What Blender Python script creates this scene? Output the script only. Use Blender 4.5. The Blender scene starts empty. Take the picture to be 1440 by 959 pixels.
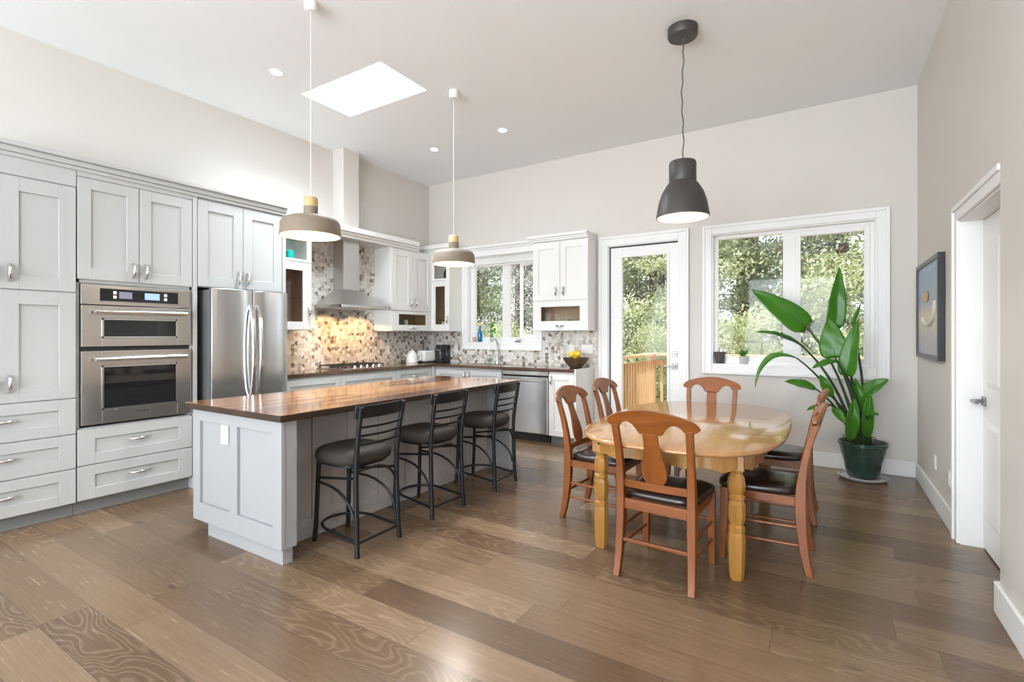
import bpy, bmesh, math, random
from mathutils import Vector, Matrix, Euler
import numpy as np
random.seed(7)
sc = bpy.context.scene
COL = sc.collection
PI = math.pi
# ------------------------------------------------------------------ camera, sky, lights, exposure
CEIL = 3.83
cam = bpy.data.cameras.new('camera'); cam.lens = 36 * 702 / 1440; cam.sensor_width = 36; cam.sensor_fit = 'HORIZONTAL'
cam.shift_y = -9.5 / 1440; cam.clip_start = .05; cam.clip_end = 300
camo = bpy.data.objects.new('camera', cam); COL.objects.link(camo)
camo.location = (0, 0, 1.4); camo.rotation_euler = (PI / 2, 0, math.atan(440 / 702.))
sc.camera = camo
sc.view_settings.view_transform = 'Standard'; sc.view_settings.look = 'None'
sc.view_settings.exposure = 0.42; sc.view_settings.gamma = 1; sc.view_settings.use_curve_mapping = False
sc.cycles.use_denoising = True; sc.cycles.max_bounces = 10; sc.cycles.diffuse_bounces = 6
sc.cycles.transparent_max_bounces = 24; sc.cycles.caustics_reflective = False; sc.cycles.caustics_refractive = False
sc.cycles.sample_clamp_indirect = 6
w = bpy.data.worlds.new('world'); sc.world = w; w.use_nodes = True
bg = w.node_tree.nodes['Background']; bg.inputs[0].default_value = (.86, .93, 1, 1); bg.inputs[1].default_value = 2.2

def light(name, kind, loc, energy, color=(1, 1, 1), rot=(0, 0, 0), size=None, sy=None, spot=None, blend=.4):
    l = bpy.data.lights.new(name, kind); l.energy = energy; l.color = color
    if kind == 'AREA':
        l.shape = 'RECTANGLE'; l.size = size; l.size_y = sy or size
    elif size is not None and kind in ('POINT', 'SPOT'): l.shadow_soft_size = size
    if kind == 'SPOT': l.spot_size = spot; l.spot_blend = blend
    if kind == 'SUN': l.angle = .02
    o = bpy.data.objects.new(name, l); COL.objects.link(o); o.location = loc; o.rotation_euler = rot
    return o
light('sun', 'SUN', (-8, -4, 12), 6.5, (1, .96, .88), (math.radians(10), math.radians(-38), 0))
# rear window fill lamps, added and tilted up to brighten the ceiling; skylight daylight
light('rear_daylight_fill', 'AREA', (-3.7, -4.25, 1.9), 210, (.86, .93, 1), (math.radians(122), 0, 0), 2.6, 2.9)
light('rear_daylight_fill', 'AREA', (-.75, -4.25, 1.9), 320, (.86, .93, 1), (math.radians(122), 0, 0), 2.6, 2.9)
light('skylight_daylight', 'AREA', (-3.925, 3.45, 4.38), 150, (.82, .91, 1), (0, 0, 0), 1.08, .56)
WARM = (1, .95, .88)
E_PEND, E_BLACK, E_CAN = 26, 22, 8

# ------------------------------------------------------------------ helpers
MW = {}
def setp(o, label=None, cat=None, group=None, kind=None):
    if label: o['label'] = label
    if cat: o['category'] = cat
    if group: o['group'] = group
    if kind: o['kind'] = kind
    return o
def thing(name, label, cat, loc=(0, 0, 0), rotz=0, group=None, kind=None):
    o = bpy.data.objects.new(name, None); COL.objects.link(o)
    o.empty_display_size = .1; o.location = loc; o.rotation_euler = (0, 0, rotz)
    MW[o.name] = Matrix.Translation(loc) @ Matrix.Rotation(rotz, 4, 'Z')
    return setp(o, label, cat, group, kind)

class MB:
    def __init__(s): s.bm = bmesh.new()
    def box(s, x0, x1, y0, y1, z0, z1):
        x0, x1 = sorted((x0, x1)); y0, y1 = sorted((y0, y1)); z0, z1 = sorted((z0, z1))
        v = [s.bm.verts.new(p) for p in ((x0, y0, z0), (x1, y0, z0), (x1, y1, z0), (x0, y1, z0), (x0, y0, z1), (x1, y0, z1), (x1, y1, z1), (x0, y1, z1))]
        for f in ((3, 2, 1, 0), (4, 5, 6, 7), (0, 1, 5, 4), (1, 2, 6, 5), (2, 3, 7, 6), (3, 0, 4, 7)): s.bm.faces.new([v[i] for i in f])
        return s
    def hexa(s, pts):
        v = [s.bm.verts.new(p) for p in pts]
        for f in ((3, 2, 1, 0), (4, 5, 6, 7), (0, 1, 5, 4), (1, 2, 6, 5), (2, 3, 7, 6), (3, 0, 4, 7)): s.bm.faces.new([v[i] for i in f])
        return s
    def rings(s, rings, cap=True, closed=False):
        R = [[s.bm.verts.new(p) for p in r] for r in rings]; n = len(R[0])
        m = len(R)
        for i in range(m if closed else m - 1):
            a, b = R[i], R[(i + 1) % m]
            for k in range(n): s.bm.faces.new((a[k], a[(k + 1) % n], b[(k + 1) % n], b[k]))
        if cap and not closed:
            s.bm.faces.new(R[0][::-1]); s.bm.faces.new(R[-1])
        return s
    def tube(s, pts, r, n=10, sec=None, closed=False, up=None):
        pts = [Vector(p) for p in pts]; m = len(pts); rs = r if isinstance(r, (list, tuple)) else [r] * m
        out = []; prev = None
        for i in range(m):
            if closed: t = pts[(i + 1) % m] - pts[i - 1]
            else: t = pts[min(i + 1, m - 1)] - pts[max(i - 1, 0)]
            t.normalize()
            if prev is None:
                u = Vector(up) if up else (Vector((0, 0, 1)) if abs(t.z) < .9 else Vector((1, 0, 0)))
            else: u = prev
            u = (u - t * u.dot(t)); u.normalize(); prev = u; b = t.cross(u)
            if sec: out.append([pts[i] + u * (p[0] * rs[i]) + b * (p[1] * rs[i]) for p in sec])
            else: out.append([pts[i] + (u * math.cos(2 * PI * k / n) + b * math.sin(2 * PI * k / n)) * rs[i] for k in range(n)])
        return s.rings(out, True, closed)
    def lathe(s, prof, c=(0, 0, 0), n=24, cap=True, sq=0):
        return s.rings([[(c[0] + r * math.cos(2 * PI * k / n), c[1] + r * math.sin(2 * PI * k / n), c[2] + z) for k in range(n)] for r, z in prof], cap)
    def prism(s, poly, fn, d0, d1):
        return s.rings([[fn(p, d0) for p in poly], [fn(p, d1) for p in poly]])
    def sphere(s, c, r, sc3=(1, 1, 1), n=12):
        pr = []
        for i in range(n // 2 + 1):
            a = -PI / 2 + PI * i / (n // 2); pr.append((max(.002, math.cos(a)), math.sin(a)))
        return s.rings([[(c[0] + r * q * math.cos(2 * PI * k / n) * sc3[0], c[1] + r * q * math.sin(2 * PI * k / n) * sc3[1], c[2] + r * z * sc3[2]) for k in range(n)] for q, z in pr])
    def build(s, name, mat, parent=None, world=True, bevel=0, smooth=None, seg=2, subsurf=0, solid=0, label=None, kind=None):
        bm = s.bm
        if parent is not None and world: bm.transform(MW[parent.name].inverted())
        bmesh.ops.recalc_face_normals(bm, faces=bm.faces)
        me = bpy.data.meshes.new(name); bm.to_mesh(me); bm.free()
        o = bpy.data.objects.new(name, me); COL.objects.link(o)
        for m_ in (mat if isinstance(mat, (list, tuple)) else [mat]): me.materials.append(m_)
        if parent is not None:
            o.parent = parent; MW[o.name] = MW[parent.name]
        else: MW[o.name] = Matrix.Identity(4)
        if smooth is not None:
            me.polygons.foreach_set('use_smooth', [True] * len(me.polygons))
            me.set_sharp_from_angle(angle=math.radians(smooth))
        if bevel:
            b = o.modifiers.new('bevel', 'BEVEL'); b.width = bevel; b.segments = seg; b.limit_method = 'ANGLE'; b.angle_limit = math.radians(50)
        if solid:
            b = o.modifiers.new('solid', 'SOLIDIFY'); b.thickness = solid; b.offset = 0
        if subsurf:
            b = o.modifiers.new('sub', 'SUBSURF'); b.levels = subsurf; b.render_levels = subsurf
        if label: o['label'] = label
        if kind: o['kind'] = kind
        return o
def struct(name, mb, mat, parent=None, **k):
    o = mb.build(name, mat, parent, **k)
    if parent is None: o['kind'] = 'structure'
    return o
def ctree(o, parent=None):
    c = o.copy(); COL.objects.link(c); c.parent = parent
    for ch in [x for x in bpy.data.objects if x.parent == o]: ctree(ch, c)
    return c
def kids(o, d):
    return d.get(o, [])
def copy_thing(root, loc, rotz, label=None):
    c = ctree(root); c.location = loc; c.rotation_euler = (0, 0, rotz)
    if label: c['label'] = label
    return c

# ------------------------------------------------------------------ materials
def newmat(name, color=(.8, .8, .8), rough=.5, metal=0, spec=None, coat=0, emit=None, es=1):
    m = bpy.data.materials.new(name); m.use_nodes = True
    b = m.node_tree.nodes['Principled BSDF']
    b.inputs['Base Color'].default_value = (*color, 1); b.inputs['Roughness'].default_value = rough; b.inputs['Metallic'].default_value = metal
    if spec is not None: b.inputs['Specular IOR Level'].default_value = spec
    if coat: b.inputs['Coat Weight'].default_value = coat; b.inputs['Coat Roughness'].default_value = .08
    if emit: b.inputs['Emission Color'].default_value = (*emit, 1); b.inputs['Emission Strength'].default_value = es
    return m
class N:
    def __init__(s, m): s.m = m; s.t = m.node_tree; s.b = s.t.nodes['Principled BSDF']
    def n(s, typ, **k):
        x = s.t.nodes.new(typ)
        for a, v in k.items(): setattr(x, a, v)
        return x
    def l(s, a, b): s.t.links.new(a, b)
    def math(s, op, a, b=None, c=None):
        x = s.n('ShaderNodeMath', operation=op)
        for i, v in enumerate((a, b, c)):
            if v is None: continue
            if isinstance(v, (int, float)): x.inputs[i].default_value = v
            else: s.l(v, x.inputs[i])
        return x.outputs[0]
    def coord(s): return s.n('ShaderNodeTexCoord').outputs['Object']
    def xyz(s, v):
        x = s.n('ShaderNodeSeparateXYZ'); s.l(v, x.inputs[0]); return x.outputs
    def comb(s, a, b, c=0):
        x = s.n('ShaderNodeCombineXYZ')
        for i, v in enumerate((a, b, c)):
            if isinstance(v, (int, float)): x.inputs[i].default_value = v
            else: s.l(v, x.inputs[i])
        return x.outputs[0]
    def map(s, v, scale=(1, 1, 1), rot=(0, 0, 0)):
        x = s.n('ShaderNodeMapping'); s.l(v, x.inputs[0]); x.inputs['Scale'].default_value = scale; x.inputs['Rotation'].default_value = rot
        return x.outputs[0]
    def noise(s, v, scale, detail=4, rough=.5, dist=0):
        x = s.n('ShaderNodeTexNoise'); s.l(v, x.inputs['Vector']); x.inputs['Scale'].default_value = scale; x.inputs['Detail'].default_value = detail
        x.inputs['Roughness'].default_value = rough; x.inputs['Distortion'].default_value = dist
        return x.outputs[0]
    def white(s, v):
        x = s.n('ShaderNodeTexWhiteNoise', noise_dimensions='3D'); s.l(v, x.inputs['Vector']); return x.outputs
    def ramp(s, f, stops, interp='LINEAR'):
        x = s.n('ShaderNodeValToRGB'); s.l(f, x.inputs[0]); x.color_ramp.interpolation = interp
        e = x.color_ramp.elements
        while len(e) < len(stops): e.new(.5)
        for q, (p, c) in zip(e, stops): q.position = p; q.color = (*c, 1)
        return x.outputs[0]
    def mix(s, f, a, b, mode='MIX'):
        x = s.n('ShaderNodeMix', data_type='RGBA', blend_type=mode)
        for i, v in ((0, f), (6, a), (7, b)):
            if isinstance(v, (int, float)): x.inputs[i].default_value = v
            elif isinstance(v, tuple): x.inputs[i].default_value = (*v, 1)
            else: s.l(v, x.inputs[i])
        return x.outputs[2]
    def color(s, c): s.l(c, s.b.inputs['Base Color'])
    def bump(s, h, st=.1, d=.01):
        x = s.n('ShaderNodeBump'); x.inputs['Strength'].default_value = st; x.inputs['Distance'].default_value = d
        s.l(h, x.inputs['Height']); s.l(x.outputs[0], s.b.inputs['Normal'])

def paint(name, c, rough=.6, amt=.02, sc_=3):
    m = newmat(name, c, rough); q = N(m); f = q.noise(q.coord(), sc_, 3)
    q.color(q.mix(f, tuple(x * (1 - amt) for x in c), tuple(min(1, x * (1 + amt)) for x in c)))
    q.bump(q.noise(q.coord(), 180, 2), .03, .002)
    return m
M_WALL = paint('wall_paint', (.63, .597, .552)); M_WALL_L = M_WALL
M_CEIL = paint('ceiling_paint', (.85, .875, .885), .8)
M_TRIM = paint('white_trim', (.79, .79, .775), .4)
M_GREYCAB = paint('pale_grey_cabinet', (.465, .475, .465), .42)
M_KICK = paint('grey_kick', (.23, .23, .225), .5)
M_WHITECAB = paint('white_cabinet', (.765, .76, .735), .4)
M_ISL = paint('island_grey', (.36, .365, .375), .42)
M_ISLB = paint('island_back_grey', (.47, .445, .435), .5)
def wood(name, a, b, c, axis='X', scale=1.0, rough=.3, coat=.3, fine=9):
    m = newmat(name, a, rough, coat=coat); q = N(m)
    s3 = {'X': (.12, 1, 1), 'Y': (1, .12, 1), 'Z': (1, 1, .12)}[axis]
    v = q.map(q.coord(), tuple(k * scale for k in s3))
    f = q.noise(v, fine, 6, .6, 1.2); g = q.noise(v, fine * 9, 3, .6)
    col = q.ramp(f, [(.3, a), (.52, b), (.75, c)])
    q.color(q.mix(.35, col, q.mix(g, tuple(x * .6 for x in a), c), 'MIX'))
    return m
M_CHAIR = wood('cherry_wood', (.125, .030, .004), (.22, .060, .008), (.31, .098, .016), 'Z', rough=.34, coat=.1)
M_CHAIRH = wood('cherry_wood_rail', (.125, .030, .004), (.22, .060, .008), (.31, .098, .016), 'X', rough=.34, coat=.1)
M_OAK = wood('honey_oak', (.25, .105, .018), (.38, .18, .036), (.50, .265, .064), 'Z', rough=.3)
M_OAKTOP = wood('honey_oak_top', (.38, .175, .06), (.47, .235, .085), (.56, .30, .12), 'Y', rough=.16, coat=.6)
M_DECK = wood('cedar_deck', (.55, .33, .15), (.68, .45, .24), (.78, .56, .34), 'Z', rough=.7, coat=0)
M_DARKTOP = wood('dark_walnut_top', (.045, .02, .012), (.09, .045, .028), (.16, .085, .05), 'X', rough=.14, coat=.6)
M_BROWNIN = wood('brown_interior', (.32, .18, .09), (.42, .26, .14), (.52, .34, .2), 'Z', rough=.4)
M_LAMPWOOD = wood('lamp_beech', (.55, .33, .14), (.66, .42, .2), (.74, .5, .27), 'Z', rough=.5)
# planks of the floor: rows along X, 0.2 m wide, staggered
def floor_mat():
    m = newmat('oak_plank_floor', rough=.33); q = N(m); x, y, z = q.xyz(q.coord())
    W, L = .205, 1.55
    r = q.math('DIVIDE', y, W); row = q.math('FLOOR', r); fy = q.math('FRACT', r)
    off = q.white(q.comb(row, 3.7, 1))[0]
    c = q.math('ADD', q.math('DIVIDE', x, L), q.math('MULTIPLY', off, 7.3)); colm = q.math('FLOOR', c); fx = q.math('FRACT', c)
    wn = q.white(q.comb(row, colm, 2)); rnd = wn[0]; rnd2 = q.white(q.comb(colm, row, 9))[0]
    vx = q.math('ADD', x, q.math('MULTIPLY', rnd, 37)); vy = q.math('ADD', y, q.math('MULTIPLY', rnd2, 53))
    v = q.comb(vx, vy, q.math('MULTIPLY', rnd, 11))
    # cathedral rings of the plain-sawn oak
    warp = q.noise(q.map(v, (.55, 2.6, 1)), 1.6, 2, .5, .4)
    rings = q.math('SINE', q.math('MULTIPLY', warp, 150))
    ring01 = q.math('MULTIPLY_ADD', rings, .5, .5)
    fine = q.noise(q.map(v, (1.1, 34, 1)), 3, 6, .7)
    blot = q.noise(q.map(v, (1.0, 2.2, 1)), 1.7, 4, .55)
    base = q.ramp(rnd, [(0, (.155, .107, .071)), (.3, (.195, .138, .092)), (.6, (.25, .181, .121)), (1, (.34, .257, .183))])
    base = q.mix(q.math('MULTIPLY', blot, .5), base, (.125, .092, .07), 'MIX')
    light_ = q.mix(.5, base, (.50, .41, .31), 'MIX')
    amt = q.math('MULTIPLY', q.math('POWER', ring01, 3), q.math('MULTIPLY', q.ramp(rnd2, [(.35, (0, 0, 0)), (.95, (1, 1, 1))]), .5))
    col = q.mix(amt, base, light_)
    col = q.mix(.8, col, q.mix(fine, (.06, .04, .03), (.62, .50, .38)), 'SOFT_LIGHT')
    # knots
    vo = q.n('ShaderNodeTexVoronoi'); q.l(q.map(v, (1.3, 3.0, 1)), vo.inputs['Vector']); vo.inputs['Scale'].default_value = 1.0
    kn = q.ramp(vo.outputs['Distance'], [(.0, (1, 1, 1)), (.03, (.8, .8, .8)), (.075, (0, 0, 0))])
    col = q.mix(q.math('MULTIPLY', kn, .75), col, (.045, .03, .022))
    e1 = q.math('MINIMUM', fy, q.math('SUBTRACT', 1, fy)); e2 = q.math('MULTIPLY', q.math('MINIMUM', fx, q.math('SUBTRACT', 1, fx)), L / W)
    e = q.math('MINIMUM', e1, e2); seam = q.math('LESS_THAN', e, .010)
    col = q.mix(q.math('MULTIPLY', seam, .55), col, (.06, .04, .03))
    q.color(col)
    q.l(q.math('MULTIPLY_ADD', fine, .16, .17), q.b.inputs['Roughness'])
    q.bump(q.math('SUBTRACT', q.math('MULTIPLY', fine, .25), seam), .12, .003)
    return m
M_FLOOR = floor_mat()
def block_top():
    m = newmat('acacia_block_top', rough=.13, coat=.8); q = N(m); x, y, z = q.xyz(q.coord())
    W, L = .085, 1.1
    r = q.math('DIVIDE', x, W); row = q.math('FLOOR', r); off = q.white(q.comb(row, 1.3, 4))[0]
    c = q.math('ADD', q.math('DIVIDE', y, L), q.math('MULTIPLY', off, 5)); cl = q.math('FLOOR', c)
    rnd = q.white(q.comb(row, cl, 5))[0]
    base = q.ramp(rnd, [(0, (.075, .024, .008)), (.22, (.20, .068, .02)), (.6, (.50, .215, .065)), (1, (.64, .36, .14))])
    v = q.comb(q.math('ADD', x, q.math('MULTIPLY', rnd, 9)), q.math('MULTIPLY', y, .16), rnd)
    g = q.noise(v, 22, 6, .6, 1.0)
    col = q.mix(.5, base, q.mix(g, (.09, .04, .02), (.75, .58, .42)), 'OVERLAY')
    q.color(col); return m
M_BLOCK = block_top()
M_BARK_EDGE = wood('dark_edge', (.016, .009, .005), (.032, .017, .009), (.075, .038, .017), 'Y', rough=.5, coat=0)
def mosaic(name, plane):
    m = newmat(name, rough=.22); q = N(m); x, y, z = q.xyz(q.coord())
    u = x if plane == 'XZ' else y
    v = q.comb(u, z, 0)
    vo = q.n('ShaderNodeTexVoronoi', voronoi_dimensions='2D'); q.l(v, vo.inputs['Vector']); vo.inputs['Scale'].default_value = 21; vo.inputs['Randomness'].default_value = .7
    ve = q.n('ShaderNodeTexVoronoi', voronoi_dimensions='2D', feature='DISTANCE_TO_EDGE'); q.l(v, ve.inputs['Vector']); ve.inputs['Scale'].default_value = 21; ve.inputs['Randomness'].default_value = .7
    rr = q.xyz(vo.outputs['Color'])[0]
    tile = q.ramp(rr, [(0, (.68, .66, .61)), (.30, (.54, .51, .46)), (.52, (.72, .70, .66)), (.68, (.36, .31, .26)), (.78, (.52, .46, .38)), (.88, (.19, .14, .105)), (.95, (.26, .24, .22))], 'CONSTANT')
    tile = q.mix(.35, tile, q.mix(q.noise(v, 60, 3), (.2, .18, .16), (.8, .78, .75)), 'SOFT_LIGHT')
    g = q.math('LESS_THAN', ve.outputs['Distance'], .055)
    q.color(q.mix(g, tile, (.52, .50, .46)))
    q.bump(q.math('SUBTRACT', 1, g), .3, .002); return m
M_MOSL = mosaic('stone_mosaic_left', 'YZ'); M_MOSB = mosaic('stone_mosaic_back', 'XZ')
def steel(name, c=(.60, .59, .57), rough=.27, axis='Z', amt=.08):
    m = newmat(name, c, rough, 1.0); q = N(m)
    s3 = {'X': (.02, 1, 1), 'Y': (1, .02, 1), 'Z': (1, 1, .02)}[axis]
    f = q.noise(q.map(q.coord(), s3), 260, 3)
    q.l(q.math('MULTIPLY_ADD', f, amt, rough - amt / 2), q.b.inputs['Roughness']); return m
M_STEEL = steel('brushed_steel', (.60, .575, .54), .25, axis='Y', amt=.03); M_STEELV = steel('brushed_steel_door', (.60, .60, .60), .24, 'Z')
M_HOOD = steel('hood_steel', (.62, .61, .59), .3, 'Z')
M_CHROME = newmat('satin_nickel', (.72, .71, .69), .18, 1)
M_DNICKEL = newmat('dark_nickel', (.22, .215, .21), .3, 1)
M_BLACKG = newmat('black_glass', (.012, .013, .013), .05, spec=.6)
M_FSIDE = newmat('fridge_side_grey', (.17, .17, .165), .45, .3)
M_GAP = newmat('dark_gap', (.02, .02, .02), .8)
M_DISP = newmat('lit_display', (.1, .15, .3), .3, emit=(.35, .5, .9), es=.9)
M_DISP2 = newmat('grey_display', (.12, .12, .16), .3, emit=(.2, .2, .27), es=.6)
M_BMETAL = newmat('black_metal', (.022, .023, .025), .38, .55)
M_LEATHER = newmat('dark_brown_leather', (.022, .013, .010), .27, coat=.2)
def fabric():
    m = newmat('charcoal_upholstery', (.045, .04, .036), .7, spec=.22); q = N(m); f = q.noise(q.coord(), 90, 4, .7)
    q.color(q.mix(f, (.010, .009, .008), (.075, .062, .050))); q.bump(f, .2, .003); return m
M_FABRIC = fabric()
def glass(name, tint=(1, 1, 1), refl=.07):
    m = bpy.data.materials.new(name); m.use_nodes = True; t = m.node_tree; t.nodes.clear()
    o = t.nodes.new('ShaderNodeOutputMaterial'); mx = t.nodes.new('ShaderNodeMixShader'); tr = t.nodes.new('ShaderNodeBsdfTransparent'); g = t.nodes.new('ShaderNodeBsdfGlossy')
    tr.inputs[0].default_value = (*tint, 1); g.inputs['Roughness'].default_value = .02; mx.inputs[0].default_value = refl
    lw = t.nodes.new('ShaderNodeLayerWeight'); lw.inputs[0].default_value = .12; mm = t.nodes.new('ShaderNodeMath'); mm.operation = 'MULTIPLY_ADD'
    mm.inputs[1].default_value = .2; mm.inputs[2].default_value = refl * .12
    t.links.new(lw.outputs['Fresnel'], mm.inputs[0]); t.links.new(mm.outputs[0], mx.inputs[0])
    t.links.new(tr.outputs[0], mx.inputs[1]); t.links.new(g.outputs[0], mx.inputs[2]); t.links.new(mx.outputs[0], o.inputs[0]); return m
M_GLASS = glass('window_glass'); M_CABGLASS = glass('cabinet_glass', (.94, .95, .94), .1); M_JUG = glass('clear_glassware', (.85, .9, .9), .2)
M_FROST = newmat('frosted_skylight', (.85, .87, .88), .6)
def _frost():
    t = M_FROST.node_tree; tl = t.nodes.new('ShaderNodeBsdfTranslucent'); tl.inputs[0].default_value = (.9, .92, .93, 1); t.links.new(tl.outputs[0], t.nodes['Material Output'].inputs[0])
_frost()
M_BLUEGL = newmat('blue_bottle_glass', (.0, .13, .30), .08, coat=.5)
M_TEAL = newmat('teal_glass', (.0, .42, .36), .15, coat=.5)
M_TEALIN = newmat('pale_aqua_interior', (.62, .80, .74), .5)
M_LAMPG = newmat('taupe_lamp_shade', (.225, .18, .13), .6)
M_LAMPIN = newmat('lamp_inside_warm_glow', (.60, .48, .33), .5)  # warm tint of the lamp light is put into this inner shade colour
M_LAMPB = newmat('charcoal_lamp_shade', (.050, .044, .039), .45, 0)
M_LAMPBIN = newmat('lamp_inside_cream', (.72, .62, .48), .5)
M_BULB = newmat('lit_bulb', (1, .9, .7), .3, emit=(1, .82, .58), es=3)
M_LED = newmat('lit_downlight', (1, 1, 1), .3, emit=(1, .96, .88), es=7)
M_WCORD = newmat('white_cord', (.78, .78, .76), .5); M_GCORD = newmat('braided_grey_cord', (.12, .11, .10), .7)
M_WPLASTIC = newmat('white_plastic', (.82, .82, .80), .3); M_BPLASTIC = newmat('black_plastic', (.02, .02, .02), .35)
M_POT = newmat('green_glazed_pot', (.017, .048, .035), .22, coat=.5); M_SOIL = newmat('potting_soil', (.03, .02, .014), .95)
M_SAUCER = newmat('clear_grey_saucer', (.55, .57, .56), .3)
def leafmat(name, a, b, rough=.35):
    m = newmat(name, a, rough); q = N(m); f = q.noise(q.coord(), 6, 3)
    q.color(q.mix(f, a, b)); q.b.inputs['Transmission Weight'].default_value = 0
    q.b.inputs['Subsurface Weight'].default_value = 0
    t = q.t; tl = t.nodes.new('ShaderNodeBsdfTranslucent'); mx = t.nodes.new('ShaderNodeMixShader'); mx.inputs[0].default_value = .35
    tl.inputs[0].default_value = (a[0] * 1.6 + .03, a[1] * 1.5, a[2] * .6, 1); out = t.nodes['Material Output']
    t.links.new(q.b.outputs[0], mx.inputs[1]); t.links.new(tl.outputs[0], mx.inputs[2]); t.links.new(mx.outputs[0], out.inputs[0]); return m
M_LEAF = leafmat('strelitzia_leaf', (.036, .175, .011), (.08, .28, .015), .3)
M_STEM = newmat('leaf_stalk', (.022, .05, .014), .5)
M_CLAY = newmat('dark_grey_pot', (.09, .075, .07), .5)
M_YEL = newmat('ripe_yellow', (.72, .48, .03), .45); M_BASKET = wood('woven_bowl', (.05, .03, .015), (.10, .055, .025), (.16, .09, .04), 'Z', rough=.6, coat=0)
M_FRAME = newmat('black_frame', (.012, .012, .013), .3)
M_STONE = newmat('cream_ceramic', (.62, .57, .50), .5)

# ------------------------------------------------------------------ the room shell
WX, BY, RX, NX = -5.51, 6.22, .765, .742
TH = .16
REAR = -4.1
def fb(face, pos):                                     # maps u (along the wall), w (outwards), z
    if face == 'L': return lambda u, w_, z: (pos + w_, u, z)
    if face == 'B': return lambda u, w_, z: (u, pos - w_, z)
    if face == 'R': return lambda u, w_, z: (pos - w_, u, z)
def fbox(mb, F, u0, u1, w0, w1, z0, z1):
    a = F(u0, w0, z0); b = F(u1, w1, z1); return mb.box(a[0], b[0], a[1], b[1], a[2], b[2])
struct('floor', MB().box(WX - TH, 2.4, REAR - TH, BY + TH, -.12, 0), M_FLOOR)
S0, S1, S2, S3 = -4.487, -3.363, 3.15, 3.76
m = MB(); X0, X1, Y0, Y1 = WX - TH, 2.4, REAR - TH, BY + TH
m.box(X0, S0, Y0, Y1, CEIL, CEIL + .2).box(S1, X1, Y0, Y1, CEIL, CEIL + .2).box(S0, S1, Y0, S2, CEIL, CEIL + .2).box(S0, S1, S3, Y1, CEIL, CEIL + .2)
struct('ceiling', m, M_CEIL)
sk = thing('window_4', None, None, (-3.925, 3.45, CEIL + .2), kind='structure')
m = MB().box(S0 - .05, S0, S2 - .05, S3 + .05, CEIL + .2, CEIL + .6).box(S1, S1 + .05, S2 - .05, S3 + .05, CEIL + .2, CEIL + .6).box(S0, S1, S2 - .05, S2, CEIL + .2, CEIL + .6).box(S0, S1, S3, S3 + .05, CEIL + .2, CEIL + .6)
m.build('skylight_shaft', M_TRIM, sk)
MB().box(S0 - .05, S1 + .05, S2 - .05, S3 + .05, CEIL + .6, CEIL + .612).build('skylight_pane', M_FROST, sk)
struct('wall_left', MB().box(WX - TH, WX, REAR, BY + TH, 0, CEIL), M_WALL)
# back wall with its openings
K0, K1, KZ0, KZ1 = -4.70, -3.49, 1.27, 2.56            # kitchen window
D0, D1, DZ = -2.406, -1.507, 2.55                       # deck door
B0, B1, BZ0, BZ1 = -1.125, .443, 1.045, 2.568           # dining window
m = MB(); W_ = lambda a, b, c, d: m.box(a, b, BY, BY + TH, c, d)
W_(WX, K0, 0, CEIL); W_(K0, K1, 0, KZ0); W_(K0, K1, KZ1, CEIL); W_(K1, D0, 0, CEIL); W_(D0, D1, DZ, CEIL); W_(D1, B0, 0, CEIL)
W_(B0, B1, 0, BZ0); W_(B0, B1, BZ1, CEIL); W_(B1, 2.4, 0, CEIL)
struct('wall_back', m, M_WALL)
# right wall with door opening, then the nearer wall standing a little forward
RD0, RD1, RDZ = 3.42, 4.42, 2.16
m = MB().box(RX, RX + TH + .04, RD1, BY, 0, CEIL).box(RX, RX + TH + .04, RD0, RD1, RDZ, CEIL)
struct('wall_right', m, M_WALL)
struct('wall_front_right', MB().box(NX, 1.2, REAR, RD0, 0, CEIL), M_WALL, bevel=.012)
m = MB()
for a, b in ((WX, -5.0), (-2.4, -2.05), (.55, NX)): m.box(a, b, REAR - TH, REAR, 0, CEIL)
for a, b in ((-5.0, -2.4), (-2.05, .55)): m.box(a, b, REAR - TH, REAR, 0, .45).box(a, b, REAR - TH, REAR, 3.35, CEIL)
struct('wall_rear', m, M_WALL)
def plain_window(name, x0, x1, z0, z1, axis, pos):
    t = thing(name, None, None, (0, 0, 0), kind='structure'); m = MB()
    def bb(a, b, c, d, w0=-.05, w1=.05):
        if axis == 'Y': m.box(a, b, pos + w0, pos + w1, c, d)
        else: m.box(pos + w0, pos + w1, a, b, c, d)
    bb(x0, x1, z0, z0 + .07); bb(x0, x1, z1 - .07, z1); bb(x0, x0 + .07, z0, z1); bb(x1 - .07, x1, z0, z1); xm = (x0 + x1) / 2; bb(xm - .05, xm + .05, z0, z1)
    m.build('window_frame', M_TRIM, t); m = MB(); bb(x0 + .07, x1 - .07, z0 + .07, z1 - .07, -.005, .005); m.build('pane', M_GLASS, t)
plain_window('window_5', -5.0, -2.4, .45, 3.35, 'Y', REAR - .08)
plain_window('window_6', -2.05, .55, .45, 3.35, 'Y', REAR - .08)
# boxed chase above the hood
struct('trim_1', MB().box(WX, -5.30, 4.33, 4.59, 2.765, CEIL), M_WALL, bevel=.006)
# baseboards
BH = .155
def base(name, m): struct(name, m, M_TRIM, bevel=.006)
base('baseboard_back', MB().box(D1 + .115, RX, BY - .018, BY, 0, BH))
base('baseboard_right', MB().box(RX - .018, RX, RD1 + .1, BY - .018, 0, BH))
base('baseboard_front_right', MB().box(NX - .02, NX, REAR, RD0 + .02, 0, BH).box(NX - .02, .86, RD0, RD0 + .02, 0, BH))
base('baseboard_rear', MB().box(WX, NX - .02, REAR, REAR + .018, 0, BH))

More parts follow.
